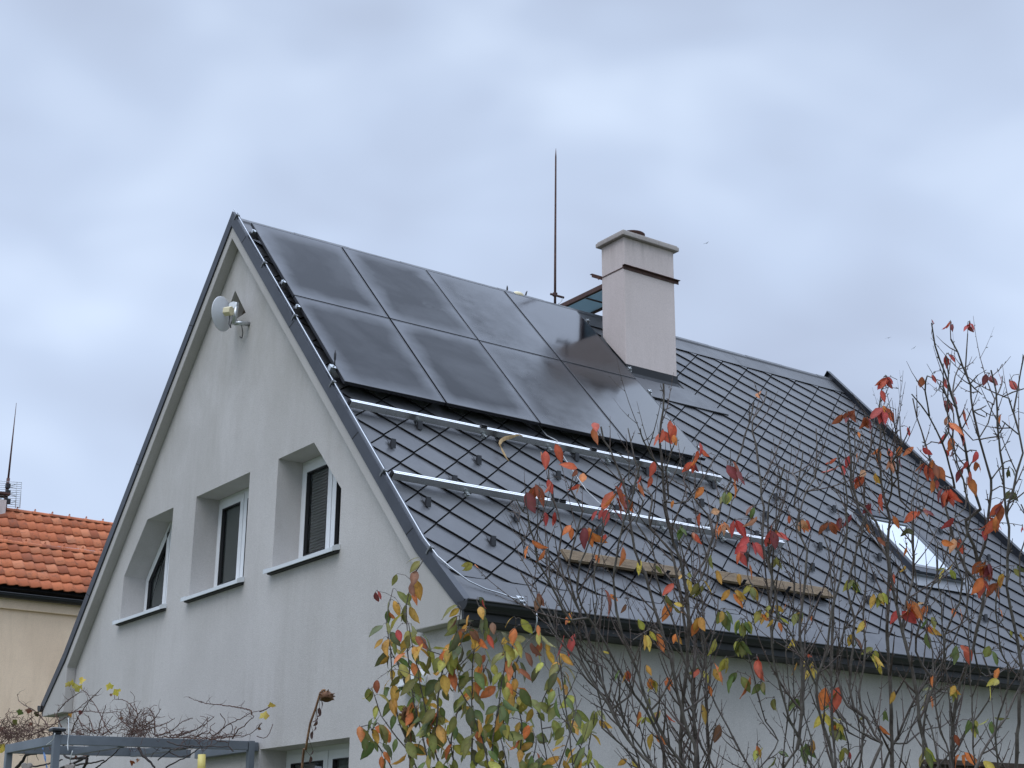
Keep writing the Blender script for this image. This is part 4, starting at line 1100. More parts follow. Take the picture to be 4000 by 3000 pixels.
# ---- second bare cherry, before the roof window
SB = [
 (1.1, conv(ZB, [(430, 1665), (390, 1480), (330, 1300), (310, 1200), (320, 1050), (380, 900), (400, 700), (440, 540), (480, 350), (510, 170), (510, 0)])+conv(ZD, [(570, 1400), (560, 1250), (530, 1150), (495, 1060), (515, 1000)])),
 (1.0, conv(ZB, [(440, 1690), (425, 1500), (410, 1300), (410, 1000), (415, 800), (430, 560), (400, 400), (390, 250), (340, 110)])),
 (1.1, conv(ZB, [(660, 1665), (735, 1500), (690, 1450), (640, 1330), (560, 1270), (530, 1150), (540, 960), (560, 700), (520, 500), (560, 300), (620, 60)])+conv(ZD, [(590, 1300), (640, 1130), (690, 960)])),
 (1.5, conv(ZB, [(800, 1665), (800, 1400), (790, 1150), (775, 900), (775, 600), (780, 400), (780, 200), (790, 50)])+conv(ZD, [(850, 1440), (815, 1250), (800, 1050), (815, 880), (790, 790), (805, 680), (822, 590), (845, 520)])),
 (1.2, conv(ZB, [(740, 1665), (840, 1450), (960, 1200), (1050, 1060), (1110, 930), (1200, 830), (1280, 650), (1300, 450), (1270, 320)])),
 (1.5, conv(ZB, [(1060, 1690), (1030, 1560), (980, 1350), (950, 1100), (910, 920), (870, 780), (830, 600), (790, 330), (760, 200), (700, 60)])+conv(ZD, [(690, 1440), (640, 1400), (600, 1250), (590, 1000), (575, 780)])),
 (1.0, conv(ZB, [(860, 760), (900, 560), (940, 420), (940, 200), (930, 0)])+conv(ZD, [(1040, 1400), (1080, 1250), (1100, 1100)])),
 (1.0, conv(ZB, [(1030, 1060), (960, 900), (1000, 640), (1100, 400), (1170, 240), (1190, 60)])),
 (.9, conv(ZB, [(790, 330), (740, 250), (690, 150), (640, 60)])+conv(ZD, [(690, 1200), (740, 1050), (750, 880), (775, 760)])),
 (.9, conv(ZD, [(870, 1500), (880, 1350), (890, 1200), (870, 1050), (830, 900), (810, 830)])),
 (.8, conv(ZD, [(880, 1330), (930, 1220), (900, 1100), (960, 1000), (1025, 855)])),
 (.8, conv(ZD, [(960, 1500), (950, 1390), (940, 1200), (955, 980), (952, 790)])),
 (.9, conv(ZB, [(100, 1665), (210, 1480), (150, 1380), (110, 1250), (60, 1050), (20, 850), (60, 620), (20, 400), (0, 200)])+conv(ZD, [(10, 1400), (90, 1230), (120, 1130)])),
 (.9, conv(ZB, [(290, 1665), (220, 1520), (160, 1400), (100, 1300)])),
 (.8, conv(ZB, [(210, 1500), (220, 1200), (215, 900), (205, 700), (240, 450), (250, 250), (180, 100), (200, 0)])+conv(ZD, [(190, 1420), (220, 1260), (255, 1030)])),
 (.8, conv(ZD, [(215, 1480), (280, 1330), (330, 1230), (350, 1000), (345, 880)])),
 (.7, conv(ZD, [(290, 1340), (380, 1290), (420, 1200), (445, 1105)])),
 (.7, conv(ZD, [(225, 1250), (180, 1200), (155, 1190)])),
 (.8, conv(ZB, [(330, 1200), (250, 980), (180, 870), (120, 740), (50, 650)])),
 (.8, conv(ZB, [(640, 1340), (520, 1260), (460, 1120), (450, 950), (500, 760), (620, 620), (640, 460)])),
 (.9, conv(ZB, [(720, 1500), (600, 1420), (490, 1360), (440, 1280)])),
 (.9, conv(ZB, [(800, 1480), (900, 1500), (1000, 1420), (1120, 1390), (1240, 1310)])),
 (.7, conv(ZB, [(30, 800), (10, 600), (30, 420)])+conv(ZC, [(2030, 1300), (2035, 1000), (2010, 800), (1975, 500), (1945, 300), (2040, 160), (2070, 60)])),
]
CB1 = [(820, 440, 1, 110, 'ro'), (940, 660, 5, 125, 'mixor'), (870, 700, 3, 110, 'red'), (380, 1210, 1, 185, 'orange'), (470, 1200, 1, 165, 'ro'), (450, 1210, 1, 130, 'green'),
 (200, 690, 6, 70, 'mixol'), (550, 490, 7, 80, 'mixgr'), (710, 580, 8, 80, 'mixoc'), (180, 840, 2, 80, 'yellow'), (290, 1070, 3, 80, 'yellow'), (560, 850, 3, 80, 'mixol'), (680, 980, 3, 80, 'yellow'),
 (720, 1030, 3, 60, 'yellow'), (820, 1190, 1, 70, 'ochre'), (240, 1540, 2, 120, 'green'), (290, 1520, 1, 110, 'ochre'), (440, 1450, 6, 80, 'mixgr'), (370, 1360, 3, 90, 'yellow'), (120, 610, 1, 60, 'orange'),
 (290, 680, 1, 55, 'orange'), (60, 350, 3, 80, 'olive'), (160, 1270, 4, 80, 'mixgr'), (40, 1240, 2, 80, 'olive'), (520, 1570, 1, 50, 'red'), (770, 1310, 2, 60, 'green'), (480, 1590, 3, 80, 'mixgr'), (900, 250, 1, 60, 'orange'), (900, 150, 3, 60, 'dgreen')]
CA2 = [(1540, 260, 3, 110, 'red'), (1440, 100, 2, 110, 'mixred'), (1480, 290, 1, 80, 'ro'), (1540, 370, 1, 100, 'orange'), (1440, 570, 4, 90, 'mixoc'), (1380, 700, 6, 100, 'mixol'), (1500, 760, 8, 90, 'mixgr'),
 (1480, 900, 7, 95, 'mixgr'), (1390, 1010, 3, 90, 'yg'), (1590, 1040, 3, 140, 'ro'), (1550, 1110, 1, 130, 'orange'), (1470, 1120, 3, 110, 'mixgr'), (1620, 1160, 3, 80, 'mixgr'), (1345, 1420, 1, 110, 'brown'), (1590, 1570, 4, 80, 'mixoc'), (1560, 530, 3, 80, 'mixoc'), (1620, 700, 4, 80, 'mixoc')]
CC2 = [(1740, 940, 5, 90, 'mixgr'), (1700, 1180, 3, 100, 'mixor'), (1800, 1150, 1, 120, 'red'), (1460, 1230, 2, 90, 'mixor'), (1920, 1340, 3, 130, 'red'), (1850, 1410, 1, 100, 'red'), (1960, 1050, 3, 90, 'mixol')]
CD1 = [(840, 560, 6, 80, 'mixred'), (815, 630, 1, 85, 'red'), (840, 800, 6, 110, 'mixred'), (830, 730, 1, 60, 'orange'), (570, 820, 4, 100, 'mixrust'), (620, 770, 2, 90, 'rust'), (700, 850, 4, 90, 'mixrust'), (650, 920, 1, 60, 'orange'), (960, 1030, 1, 80, 'orange'),
 (1005, 890, 1, 70, 'red'), (585, 1100, 1, 80, 'red'), (540, 1180, 1, 105, 'red'), (950, 1110, 1, 80, 'dred'), (880, 1150, 3, 80, 'peach'), (755, 1240, 3, 70, 'mixoc'), (650, 1070, 1, 60, 'orange'), (820, 1380, 1, 110, 'ro'), (810, 1440, 1, 80, 'orange'),
 (730, 1450, 2, 90, 'mixred'), (900, 1540, 1, 100, 'orange'), (710, 1590, 1, 80, 'orange'), (1090, 1500, 3, 80, 'mixor'), (250, 1590, 6, 80, 'mixor'), (430, 1610, 5, 90, 'mixrust'), (150, 1520, 1, 50, 'ro')]
cherry('cherry_tree', 'young cherry with upright stems before the roof window, tufts of red leaves on top', SB, [(ZB, 1.659, CB1), (ZA, 1.659, CA2), (ZC, 2.074, CC2), (ZD, 1.843, CD1)], 6.0, .0090, 3390, 1.6, 2, (.15, .62))

# ---- tall cherry at the edge
SR = [
 (1.6, conv(ZB, [(1185, 1665), (1210, 1300), (1250, 1100), (1310, 950), (1350, 780), (1390, 580), (1400, 420), (1375, 300), (1420, 160)])+conv(ZD, [(1590, 1500), (1605, 1250), (1560, 1100), (1520, 950), (1470, 750), (1460, 560), (1410, 430), (1370, 320), (1320, 230)])),
 (1.5, conv(ZB, [(1605, 1665), (1615, 1450), (1640, 1100), (1620, 850), (1575, 620), (1550, 480), (1550, 300), (1560, 100)])+conv(ZD, [(1700, 1400), (1690, 1150), (1660, 950), (1650, 750), (1640, 600), (1600, 450)])),
 (1.6, conv(ZB, [(1340, 1665), (1430, 1500), (1540, 1330), (1600, 1200), (1665, 1080), (1750, 900)])),
 (1.0, conv(ZD, [(1700, 1420), (1790, 1200), (1830, 1050), (1800, 900), (1770, 750), (1800, 600), (1820, 450), (1845, 350)])),
 (1.0, conv(ZB, [(1400, 420), (1330, 220), (1280, 60)])+conv(ZD, [(1530, 1460), (1470, 1280), (1420, 1050), (1390, 880), (1350, 730), (1300, 540), (1240, 380), (1200, 270), (1180, 110)])),
 (.8, conv(ZD, [(1455, 560), (1420, 450), (1432, 320), (1442, 190)])),
 (.9, conv(ZB, [(1390, 580), (1290, 380), (1210, 200), (1160, 0)])+conv(ZD, [(1270, 1420), (1210, 1290), (1170, 1100), (1130, 980), (1070, 800), (1040, 650)])),
 (.8, conv(ZD, [(1340, 1300), (1310, 1150), (1260, 980), (1160, 790), (1100, 710), (1035, 630)])),
 (.8, conv(ZD, [(1300, 1050), (1300, 900), (1290, 650), (1295, 480), (1285, 360)])),
 (.7, conv(ZD, [(1160, 790), (1130, 600), (1145, 500), (1180, 510)])),
 (.8, conv(ZD, [(1350, 720), (1330, 560), (1385, 400)])),
 (.7, conv(ZD, [(1345, 640), (1280, 560), (1210, 520)])),
 (.7, conv(ZD, [(1470, 650), (1540, 635)])), (.7, conv(ZD, [(1480, 770), (1570, 710)])), (.7, conv(ZD, [(1490, 840), (1560, 790)])), (.7, conv(ZD, [(1460, 540), (1515, 485)])),
 (.7, conv(ZD, [(1540, 1010), (1640, 930), (1700, 830)])), (.7, conv(ZD, [(1560, 960), (1590, 830), (1625, 700)])), (.7, conv(ZD, [(1605, 1180), (1700, 1120), (1765, 1100)])),
 (.7, conv(ZD, [(1800, 920), (1740, 870), (1680, 815)])), (.7, conv(ZD, [(1790, 690), (1740, 660), (1690, 635)])), (.7, conv(ZD, [(1655, 740), (1620, 700), (1580, 670)])),
 (.7, conv(ZD, [(1660, 700), (1680, 560), (1690, 500)])), (.7, conv(ZD, [(1530, 1000), (1470, 960), (1410, 880)])), (.7, conv(ZD, [(1805, 640), (1843, 590)])),
 (.9, conv(ZB, [(1090, 1665), (1230, 1500), (1320, 1370), (1420, 1230), (1450, 1100), (1400, 950), (1420, 760)])),
 (.9, conv(ZB, [(1110, 1690), (1060, 1400), (1010, 1250), (1100, 1000), (1200, 900)])),
 (.9, conv(ZB, [(1500, 1665), (1470, 1450), (1520, 1250), (1560, 1050), (1500, 850), (1480, 650), (1490, 500)])),
 (.8, conv(ZB, [(1310, 950), (1380, 1040), (1450, 1060), (1560, 1010)])),
 (.8, conv(ZB, [(1250, 1150), (1120, 1160), (1040, 1120)])),
]
CD2 = [(1180, 105, 1, 40, 'red'), (1320, 150, 3, 60, 'mixred'), (1455, 150, 4, 65, 'mixred'), (1300, 390, 3, 75, 'red'), (1180, 510, 1, 60, 'red'), (1275, 540, 1, 70, 'red'), (1600, 540, 3, 85, 'dred'), (1660, 505, 1, 80, 'red'), (1740, 570, 2, 85, 'red'),
 (1280, 690, 2, 90, 'dred'), (1340, 670, 1, 80, 'red'), (1420, 775, 1, 130, 'ro'), (1380, 820, 1, 85, 'red'), (1735, 820, 1, 80, 'orange'), (1310, 850, 2, 60, 'red'), (1280, 940, 1, 80, 'red'), (1370, 930, 2, 100, 'mixrust'), (1330, 975, 1, 100, 'orange'), (1310, 1040, 2, 70, 'red'),
 (1505, 1065, 1, 75, 'red'), (1480, 1140, 2, 80, 'mixrust'), (1390, 1190, 2, 80, 'dred'), (1460, 1220, 1, 115, 'ro'), (1440, 1270, 1, 125, 'orange'), (1180, 1190, 8, 115, 'mixrust'), (1120, 1040, 2, 80, 'mixred'), (1210, 1280, 2, 90, 'mixor'), (1300, 1380, 9, 115, 'mixrust'),
 (1740, 1210, 3, 70, 'dgreen'), (1770, 1380, 5, 90, 'dgreen'), (1700, 1470, 3, 115, 'mixrust'), (1640, 1590, 6, 110, 'mixor'), (1560, 1640, 2, 80, 'red'), (1440, 1130, 1, 60, 'red'), (1835, 1590, 2, 40, 'red')]
CB2 = [(1420, 400, 9, 105, 'mixrust'), (1390, 510, 3, 110, 'mixrust'), (1480, 490, 2, 110, 'rust'), (1240, 240, 3, 90, 'mixor'), (1230, 640, 2, 80, 'orange'), (1500, 650, 1, 65, 'orange'), (1290, 915, 1, 115, 'ro'), (1060, 1080, 2, 70, 'orange'), (1200, 1190, 6, 80, 'mixoc'),
 (1440, 1160, 1, 100, 'yellow'), (1500, 1045, 1, 85, 'orange'), (1330, 1410, 6, 80, 'mixgr'), (1020, 1600, 3, 100, 'mixgr'), (1270, 1640, 3, 110, 'mixor'), (1540, 430, 2, 90, 'ochre'), (1600, 380, 2, 70, 'dgreen'), (1570, 790, 1, 60, 'yg'), (1635, 810, 1, 70, 'ochre'), (1210, 1470, 1, 70, 'rust')]
cherry('cherry_tree', 'tallest cherry, thickest trunks at the picture edge, tips rising into the sky', SR, [(ZD, 1.843, CD2), (ZB, 1.659, CB2)], 5.8, .0080, 3840, 1.25, 2, (.14, .52))

# ---- leafy young cherry before the house corner
lf = empty('leafy_cherry_shrub', 'leafy cherry shrub in green, yellow and red leaves before the house corner', 'shrub')
SE = [conv(ZE, l) for l in [
 [(540, 1665), (480, 1500), (420, 1330), (380, 1180), (355, 1040), (340, 760), (315, 560), (340, 380), (362, 290)],
 [(640, 1665), (560, 1320), (510, 1090), (480, 850), (470, 620), (462, 500), (480, 320), (540, 160), (590, 85)],
 [(720, 1665), (640, 1380), (600, 1180), (540, 850), (495, 660), (480, 560)],
 [(830, 1665), (780, 1420), (690, 1400), (600, 1180), (470, 1060), (430, 950), (360, 790), (320, 660)],
 [(1100, 1665), (1020, 1370), (950, 1200), (870, 1050), (815, 920), (790, 850), (730, 800), (650, 770), (570, 650)],
 [(820, 940), (900, 850), (960, 780), (1040, 710)],
 [(1540, 1665), (1510, 1420), (1470, 1240), (1400, 1130), (1320, 1090), (1220, 1020)],
 [(1480, 1240), (1540, 1060), (1600, 970), (1650, 870), (1700, 780)],
 [(1600, 970), (1530, 880), (1500, 700)],
 [(1140, 1665), (1120, 1480), (1165, 1200), (1190, 1000), (1215, 790), (1150, 650), (1110, 560)],
 [(960, 1665), (962, 1300), (965, 1000), (980, 760), (1010, 620), (1050, 510), (1020, 430), (1000, 370)],
 [(1330, 1665), (1340, 1300), (1290, 1050), (1310, 850), (1390, 690), (1470, 625)],
 [(1290, 1000), (1260, 850), (1280, 680), (1300, 520)],
 [(360, 1665), (270, 1530), (215, 1420), (185, 1330), (100, 1345)],
 [(720, 1520), (690, 1390), (720, 1000), (800, 740), (860, 600), (880, 440)],
 [(840, 820), (870, 720), (900, 640), (940, 625)],
 [(1620, 1665), (1700, 1420), (1760, 1200), (1720, 1040), (1640, 920)],
 [(1900, 1665), (1780, 1480), (1700, 1330), (1640, 1180), (1620, 1050)],
 [(1560, 1390), (1640, 1330), (1740, 1230), (1800, 1130)],
 [(480, 1500), (360, 1380), (270, 1260), (200, 1060), (170, 1050)],
 [(780, 1420), (850, 1250), (940, 1090), (1050, 930), (1090, 830)],
 [(1240, 1665), (1180, 1440), (1080, 1330), (1000, 1420)], [(1420, 1665), (1450, 1430), (1370, 1340)], [(1850, 1665), (1860, 1450), (1900, 1250)],
]]
b = MB(); leaves = MB(); gr = at_d(ZE((900, 1650))[0], 2990, 8.0); ret = {'root': V((gr.x, gr.y, 0)), 'paths': []}; tips = []
trace(SE, ident, 8.0, .35, .0085, .0022, b, .34, 1, (.10, .30), ret, tips, .2)
def dress(path, rad, z_lo, every, size):
    acc = 0
    for i in range(1, len(path)):
        acc += (path[i]-path[i-1]).length
        p = path[i]
        if p.z < 1.75 or acc < every: continue
        acc = 0
        px_ = (p-CAM); dpt = px_.dot(fw); yy = 1500-px_.dot(up)/dpt*F; xx = 2000+px_.dot(rt)/dpt*F
        hz = (yy-2180)/820.0
        if xx > 2080 and random.random() < .35: continue
        if hz < .25: cset = ['brown', 'olive', 'olive', 'ro', 'orange', 'dgreen', 'olive', 'ochre', 'dgreen', 'olive']
        elif hz < .55: cset = ['olive', 'ochre', 'orange', 'green', 'olive', 'yg', 'ochre', 'dgreen', 'brown', 'olive', 'ochre', 'rust', 'yg']
        else: cset = ['green', 'yg', 'ochre', 'green', 'olive', 'ochre', 'olive', 'green', 'olive', 'yg', 'dgreen', 'orange']
        for rep in range(random.choice((1, 2, 2))):
            t = (path[min(i+1, len(path)-1)]-path[i-1]).normalized(); a = t.cross(rvec()).normalized()
            bb = p+a*random.uniform(.012, .03)+V((0, 0, random.uniform(-.01, .01)))
            dr = (a*random.uniform(.4, 1.0)+V((0, 0, -1))*random.uniform(.35, 1.1)).normalized()
            nv_ = (V((0, 0, 1))*.6-fw*.5+rvec()*.6).normalized()
            add_leaf(leaves, bb, dr, nv_, size*random.uniform(.62, 1.15), pick(random.choice(cset)), random.uniform(.36, .52), random.uniform(.1, 1.0), random.uniform(.08, .35))
            petiole(b, p, bb)
for P, r_ in ret['paths']: dress(P, r_, 0, .014, .112)
for P, r_ in tips: dress(P, r_, 0, .016, .106)
big = [(700, 1240, 1, 150, 'ro'), (1110, 1260, 1, 150, 'ochre'), (1185, 1250, 1, 130, 'rust'), (390, 645, 1, 105, 'red'), (970, 640, 1, 110, 'red'), (1080, 690, 1, 120, 'ro'), (240, 1030, 1, 105, 'rust'), (1230, 870, 2, 120, 'ro'), (1400, 1380, 1, 120, 'orange'),
       (1210, 1420, 7, 130, 'mixgr'), (940, 525, 1, 80, 'ochre'), (1045, 400, 1, 70, 'red'), (390, 220, 1, 100, 'olive'), (240, 350, 2, 90, 'mixred'), (1580, 1340, 1, 120, 'olive'), (1760, 1330, 3, 150, 'mixgr'), (1640, 830, 2, 110, 'ochre'), (1465, 605, 1, 90, 'orange')]
ret['paths'] += tips
clusters(big, ZE, 1.952, ret, leaves, b, 7.9)
b.build('branches', [M_bark, M_twig], lf); leaves.build('leaves', M_leaf, lf)

# dried sunflowers
def sunflower(label, stalk_px, head_px, d, face, hr, bits):
    root = empty('dried_sunflower', label, 'dried flower', 'dried sunflowers in the garden')
    pts = [at_d(x, y, d) for x, y in stalk_px]; pts = [V((pts[0].x+.05, pts[0].y, 0)), V((pts[0].x+.01, pts[0].y, pts[0].z*.5))]+pts
    b = MB(); pth = smooth_path(pts, .05); n = len(pth); b.tube(pth, [.011*(1-.5*i/n) for i in range(n)], 7, cap=False); b.build('stalk', M_flower, root)
    c = at_d(*head_px, d); qz = face.normalized().to_track_quat('Z', 'Y').to_matrix()
    b = MB(); b.lathe([(.01, -.03), (hr*.6, -.026), (hr, -.004), (hr*.95, .012), (hr*.7, .018), (hr*.65, .012), (hr*.45, .016), (hr*.4, .010), (hr*.2, .014), (.004, .008)], lambda p: c+qz @ p, 22)
    for i in range(34):
        a = random.uniform(0, 2*PI); r_ = hr*random.uniform(.8, 1.0); p0 = c+qz @ V((r_*math.cos(a), r_*math.sin(a), random.uniform(-.02, .012)))
        dr = qz @ V((math.cos(a), math.sin(a), random.uniform(-.6, .6))); p1 = p0+dr*hr*random.uniform(.25, .5)
        b.tube([p0, p1], [.006, .001], 4, cap=False)
    b.build('seed_head', M_flower, root)
    if bits:
        b = MB(); 
        for x, y in bits:
            p = at_d(x, y, d); 
            nb_ = min(pth, key=lambda q_: abs(q_.z-(p.z+.09))+.2*(q_-p).length)
            dr = V((0, 0, -1))+rvec()*.5
            add_leaf(b, p+V((0, 0, .02)), dr, rvec(), random.uniform(.03, .05), (.07, .035, .03, 1), .4, .8, .6)
            b2 = len(b.v); b.tube([nb_, p+V((0, 0, .02))], .0012, 3, cap=False); b.c += [(.08, .05, .04, 1)]*(len(b.v)-b2)
        b.build('withered_leaves', M_leaf, root)
Z3 = Z(1000, 2250, 2.212)
sunflower('withered sunflower bowing on a bare stalk before the ground floor window', [Z3(p) for p in [(395, 1680), (430, 1500), (470, 1270), (520, 1130), (555, 1010), (580, 985), (600, 985)]], Z3((608, 1045)), 7.6, V((.3, -.2, -.9)), .032,
          [Z3(p) for p in [(560, 1110), (545, 1170), (548, 1225), (530, 1255), (528, 1285), (512, 1335), (490, 1375), (490, 1540), (470, 1590)]])
sunflower('dried sunflower head facing out from within the leafy cherry shrub', [Z3(p) for p in [(1330, 1700), (1340, 1450), (1330, 1260), (1330, 1200)]], Z3((1335, 1205)), 8.25, -fw+V((0, 0, -.2)), .052, [])

# withered leaf strip caught on the rail
b = MB(); cp = [RP(2.02, 4.05, .10), RP(1.96, 4.06, .125), RP(1.86, 4.10, .11), RP(1.74, 4.16, .10), RP(1.66, 4.24, .085), RP(1.645, 4.40, .06), RP(1.655, 4.50, .05)]
cp = smooth_path(cp, .03); k = len(b.v)
for i, p in enumerate(cp):
    w_ = .022*math.sin(PI*(i+.6)/(len(cp)+.4)); tw = i*.35; a = V((0, math.cos(tw)*.7, math.sin(tw)*.7+.5)).normalized()
    b.v += [tuple(p-a*w_), tuple(p+V((.006, -.004, .004))), tuple(p+a*w_)]; b.c += [(.46, .32, .15, 1)]*3
for i in range(len(cp)-1):
    for j in (0, 1): b.face([k+i*3+j, k+i*3+j+1, k+(i+1)*3+j+1, k+(i+1)*3+j], 0, True)
tag(b.build('withered_leaf', M_leaf), 'curled tan withered leaf caught on the upper bare rail', 'leaf')

# ------------------------------------------------------------------ pergola with grape vine
pg = empty('pergola', 'blue grey painted pergola frame fixed to the gable wall', 'pergola')
PX1, PX0, PY0, PZ = 1.245, -.06, -1.86, 2.778
b = MB(); b.box((PX1-.030, PY0+.0301, PZ-.082), (PX1+.030, -.035, PZ)); b.build('beam', M_perg, pg, bevel=.004)
b = MB(); b.box((PX0+.0301, PY0-.030, PZ-.082), (PX1-.0301, PY0+.030, PZ-.002)); b.build('beam', M_perg, pg, bevel=.004)
b = MB(); b.box((PX0-.030, PY0+.0301, PZ-.082), (PX0+.030, -.035, PZ-.001)); b.build('beam', M_perg, pg, bevel=.004)
b = MB(); b.box((PX0-.030, .030, PZ-.086), (PX1-.045, .110, PZ-.003)); b.build('beam', M_perg, pg, bevel=.004)
for i, yy in enumerate((-1.25, -.65)):
    b = MB(); b.box((PX0+.042, yy-.03, PZ-.090), (PX1-.042, yy+.03, PZ-.03)); b.build('cross_bar', M_perg, pg, bevel=.003)
for x, y, z in ((PX1, PY0, PZ+.002), (PX1, 0.005, PZ+.003), (PX0, PY0, PZ-.001)):
    b = MB(); b.box((x-.030, y-.030, 0), (x+.030, y+.030, z)); b.build('post', M_perg, pg, bevel=.004)
pg.matrix_world = Matrix.Translation((0, 0, PZ)) @ Matrix.Rotation(.024, 4, 'X') @ Matrix.Translation((0, 0, -PZ))
so_ = empty('solar_light', 'small solar garden light with pale top on the pergola corner post', 'garden light')
b = MB(); c = V((PX1, PY0, PZ-.040)); b.box((c.x-.03, c.y-.03, c.z), (c.x+.03, c.y+.03, c.z+.025)); b.box((c.x-.06, c.y-.06, c.z+.0251), (c.x+.06, c.y+.06, c.z+.05)); b.build('housing', M_black, so_, bevel=.006)
b = MB(); b.box((c.x-.05, c.y-.05, c.z+.0505), (c.x+.05, c.y+.05, c.z+.056)); b.build('solar_cell', new_mat('pale_solar_cell', (.42, .46, .50, 1), .15), so_)

vn = empty('grape_vine', 'leafless reddish grape vine tangled over the pergola with few yellow leaves', 'vine')
b = MB(); lv = MB(); ow = MB()
V1_ = Z(0, 2650, 3.687); V2_ = Z(500, 2650, 3.687)
def on_perg(px, py, k=.5):
    """point above the pergola, k = how far from wall (0) to outer beam (1)"""
    return at_ax(px, py, 1, -.2-1.5*k)
canes = [(V1_, [(1610, 800), (1520, 700), (1470, 570), (1390, 420), (1310, 300), (1250, 210), (1180, 165)], .5), (V1_, [(1030, 770), (1080, 640), (1150, 520), (1250, 370), (1330, 270), (1460, 145)], .8),
 (V1_, [(420, 830), (700, 700), (900, 590), (1040, 500), (1200, 370), (1390, 235)], .9), (V1_, [(700, 700), (560, 520), (420, 420), (280, 330), (250, 220)], .95), (V1_, [(840, 470), (900, 390), (990, 310), (1110, 230), (1180, 180)], .7),
 (V1_, [(880, 700), (830, 590), (780, 490)], .9), (V1_, [(1370, 800), (1320, 680), (1275, 540)], .6), (V1_, [(1420, 800), (1450, 620), (1525, 390)], .5), (V1_, [(1480, 810), (1560, 750), (1700, 665)], .4),
 (V1_, [(1900, 820), (1940, 620), (1980, 520), (1890, 390), (1780, 310), (1650, 290), (1640, 230)], .4), (V1_, [(1980, 520), (1940, 370)], .4), (V1_, [(1980, 520), (2050, 440)], .4), (V1_, [(1850, 690), (1760, 610), (1690, 530)], .5), (V1_, [(1870, 560), (1860, 450), (1835, 370)], .5),
 (V1_, [(1030, 490), (1250, 470), (1480, 495), (1700, 480), (1780, 515)], .2), (V1_, [(1300, 780), (1500, 690), (1620, 540)], .3), (V1_, [(1320, 770), (1180, 650), (1100, 550)], .3),
 (V2_, [(230, 740), (400, 700), (560, 640), (675, 570)], .4), (V2_, [(380, 820), (375, 600), (330, 460), (265, 420)], .3), (V2_, [(230, 690), (370, 590), (470, 440)], .4), (V2_, [(400, 830), (560, 780), (680, 720), (760, 640), (930, 570)], .3),
 (V2_, [(600, 830), (830, 780), (1030, 710), (1100, 620), (1180, 570)], .25), (V2_, [(700, 840), (900, 770), (1080, 680), (1245, 545)], .2), (V2_, [(1200, 860), (1330, 750), (1470, 650), (1650, 570), (1780, 490), (1900, 470)], .08), (V2_, [(1780, 520), (1780, 470), (1650, 430), (1480, 400), (1350, 385), (1170, 370), (1040, 340), (880, 275)], .06),
 (V2_, [(1500, 860), (1550, 800), (1590, 735), (1670, 690), (1730, 620), (1800, 560), (1810, 540), (1770, 520)], .08), (V2_, [(1250, 870), (1500, 830), (1700, 820), (1850, 735), (1880, 700)], .08), (V2_, [(960, 860), (1050, 800), (1150, 755)], .15), (V2_, [(720, 830), (820, 750)], .2), (V2_, [(1250, 850), (1400, 820), (1520, 795)], .1),
 (V2_, [(500, 840), (700, 855), (850, 850), (1050, 870), (1300, 865), (1500, 850)], .3), (V2_, [(1900, 470), (1940, 460), (2030, 420), (2080, 360)], .06), (V2_, [(1880, 700), (1930, 640)], .08)]
for z, l, kk in canes:
    pts = [on_perg(*z(p), kk) for p in l]; pts = smooth_path(pts, .03); n = len(pts); pts = [p+rvec()*.004 for p in pts]
    ra = [.0062*(1-.6*i/n)*(1.25 if i % 4 == 0 else 1) for i in range(n)]
    b.tube(pts, ra, 5, 0, cap=False)
    for i in range(2, n-1, 3):                             # tendrils and side stubs
        if random.random() < .6:
            d = rvec(); d.z = abs(d.z); q0 = pts[i]; c_ = [q0]
            for j in range(5): d = (d+rvec()*.55).normalized(); c_.append(c_[-1]+d*random.uniform(.012, .03))
            b.tube(c_, [.0025*(1-j/7) for j in range(6)], 4, 0, cap=False)
def tangle(cx, cy, wx, wy, n, z, k, r=.0028, sn=7):
    for _ in range(n):
        p = on_perg(*z((cx+random.gauss(0, wx*.5), cy+random.gauss(0, wy*.4))), k+random.uniform(-.2, .2))
        d = rvec(); c_ = [p]
        for j in range(sn): d = (d+rvec()*.7+V((0, 0, -.05))).normalized(); c_.append(c_[-1]+d*random.uniform(.02, .045))
        b.tube(c_, [r*random.uniform(.6, 1.2)]*len(c_), 4, 0, cap=False)
tangle(330, 740, 420, 140, 150, V1_, .9); tangle(80, 800, 160, 120, 60, V1_, .95)
tangle(1960, 680, 160, 170, 80, V1_, .4, .0022); tangle(180, 700, 240, 130, 70, V2_, .35, .0024)
tangle(1200, 770, 500, 40, 60, V1_, .6); tangle(900, 830, 700, 40, 50, V2_, .3)
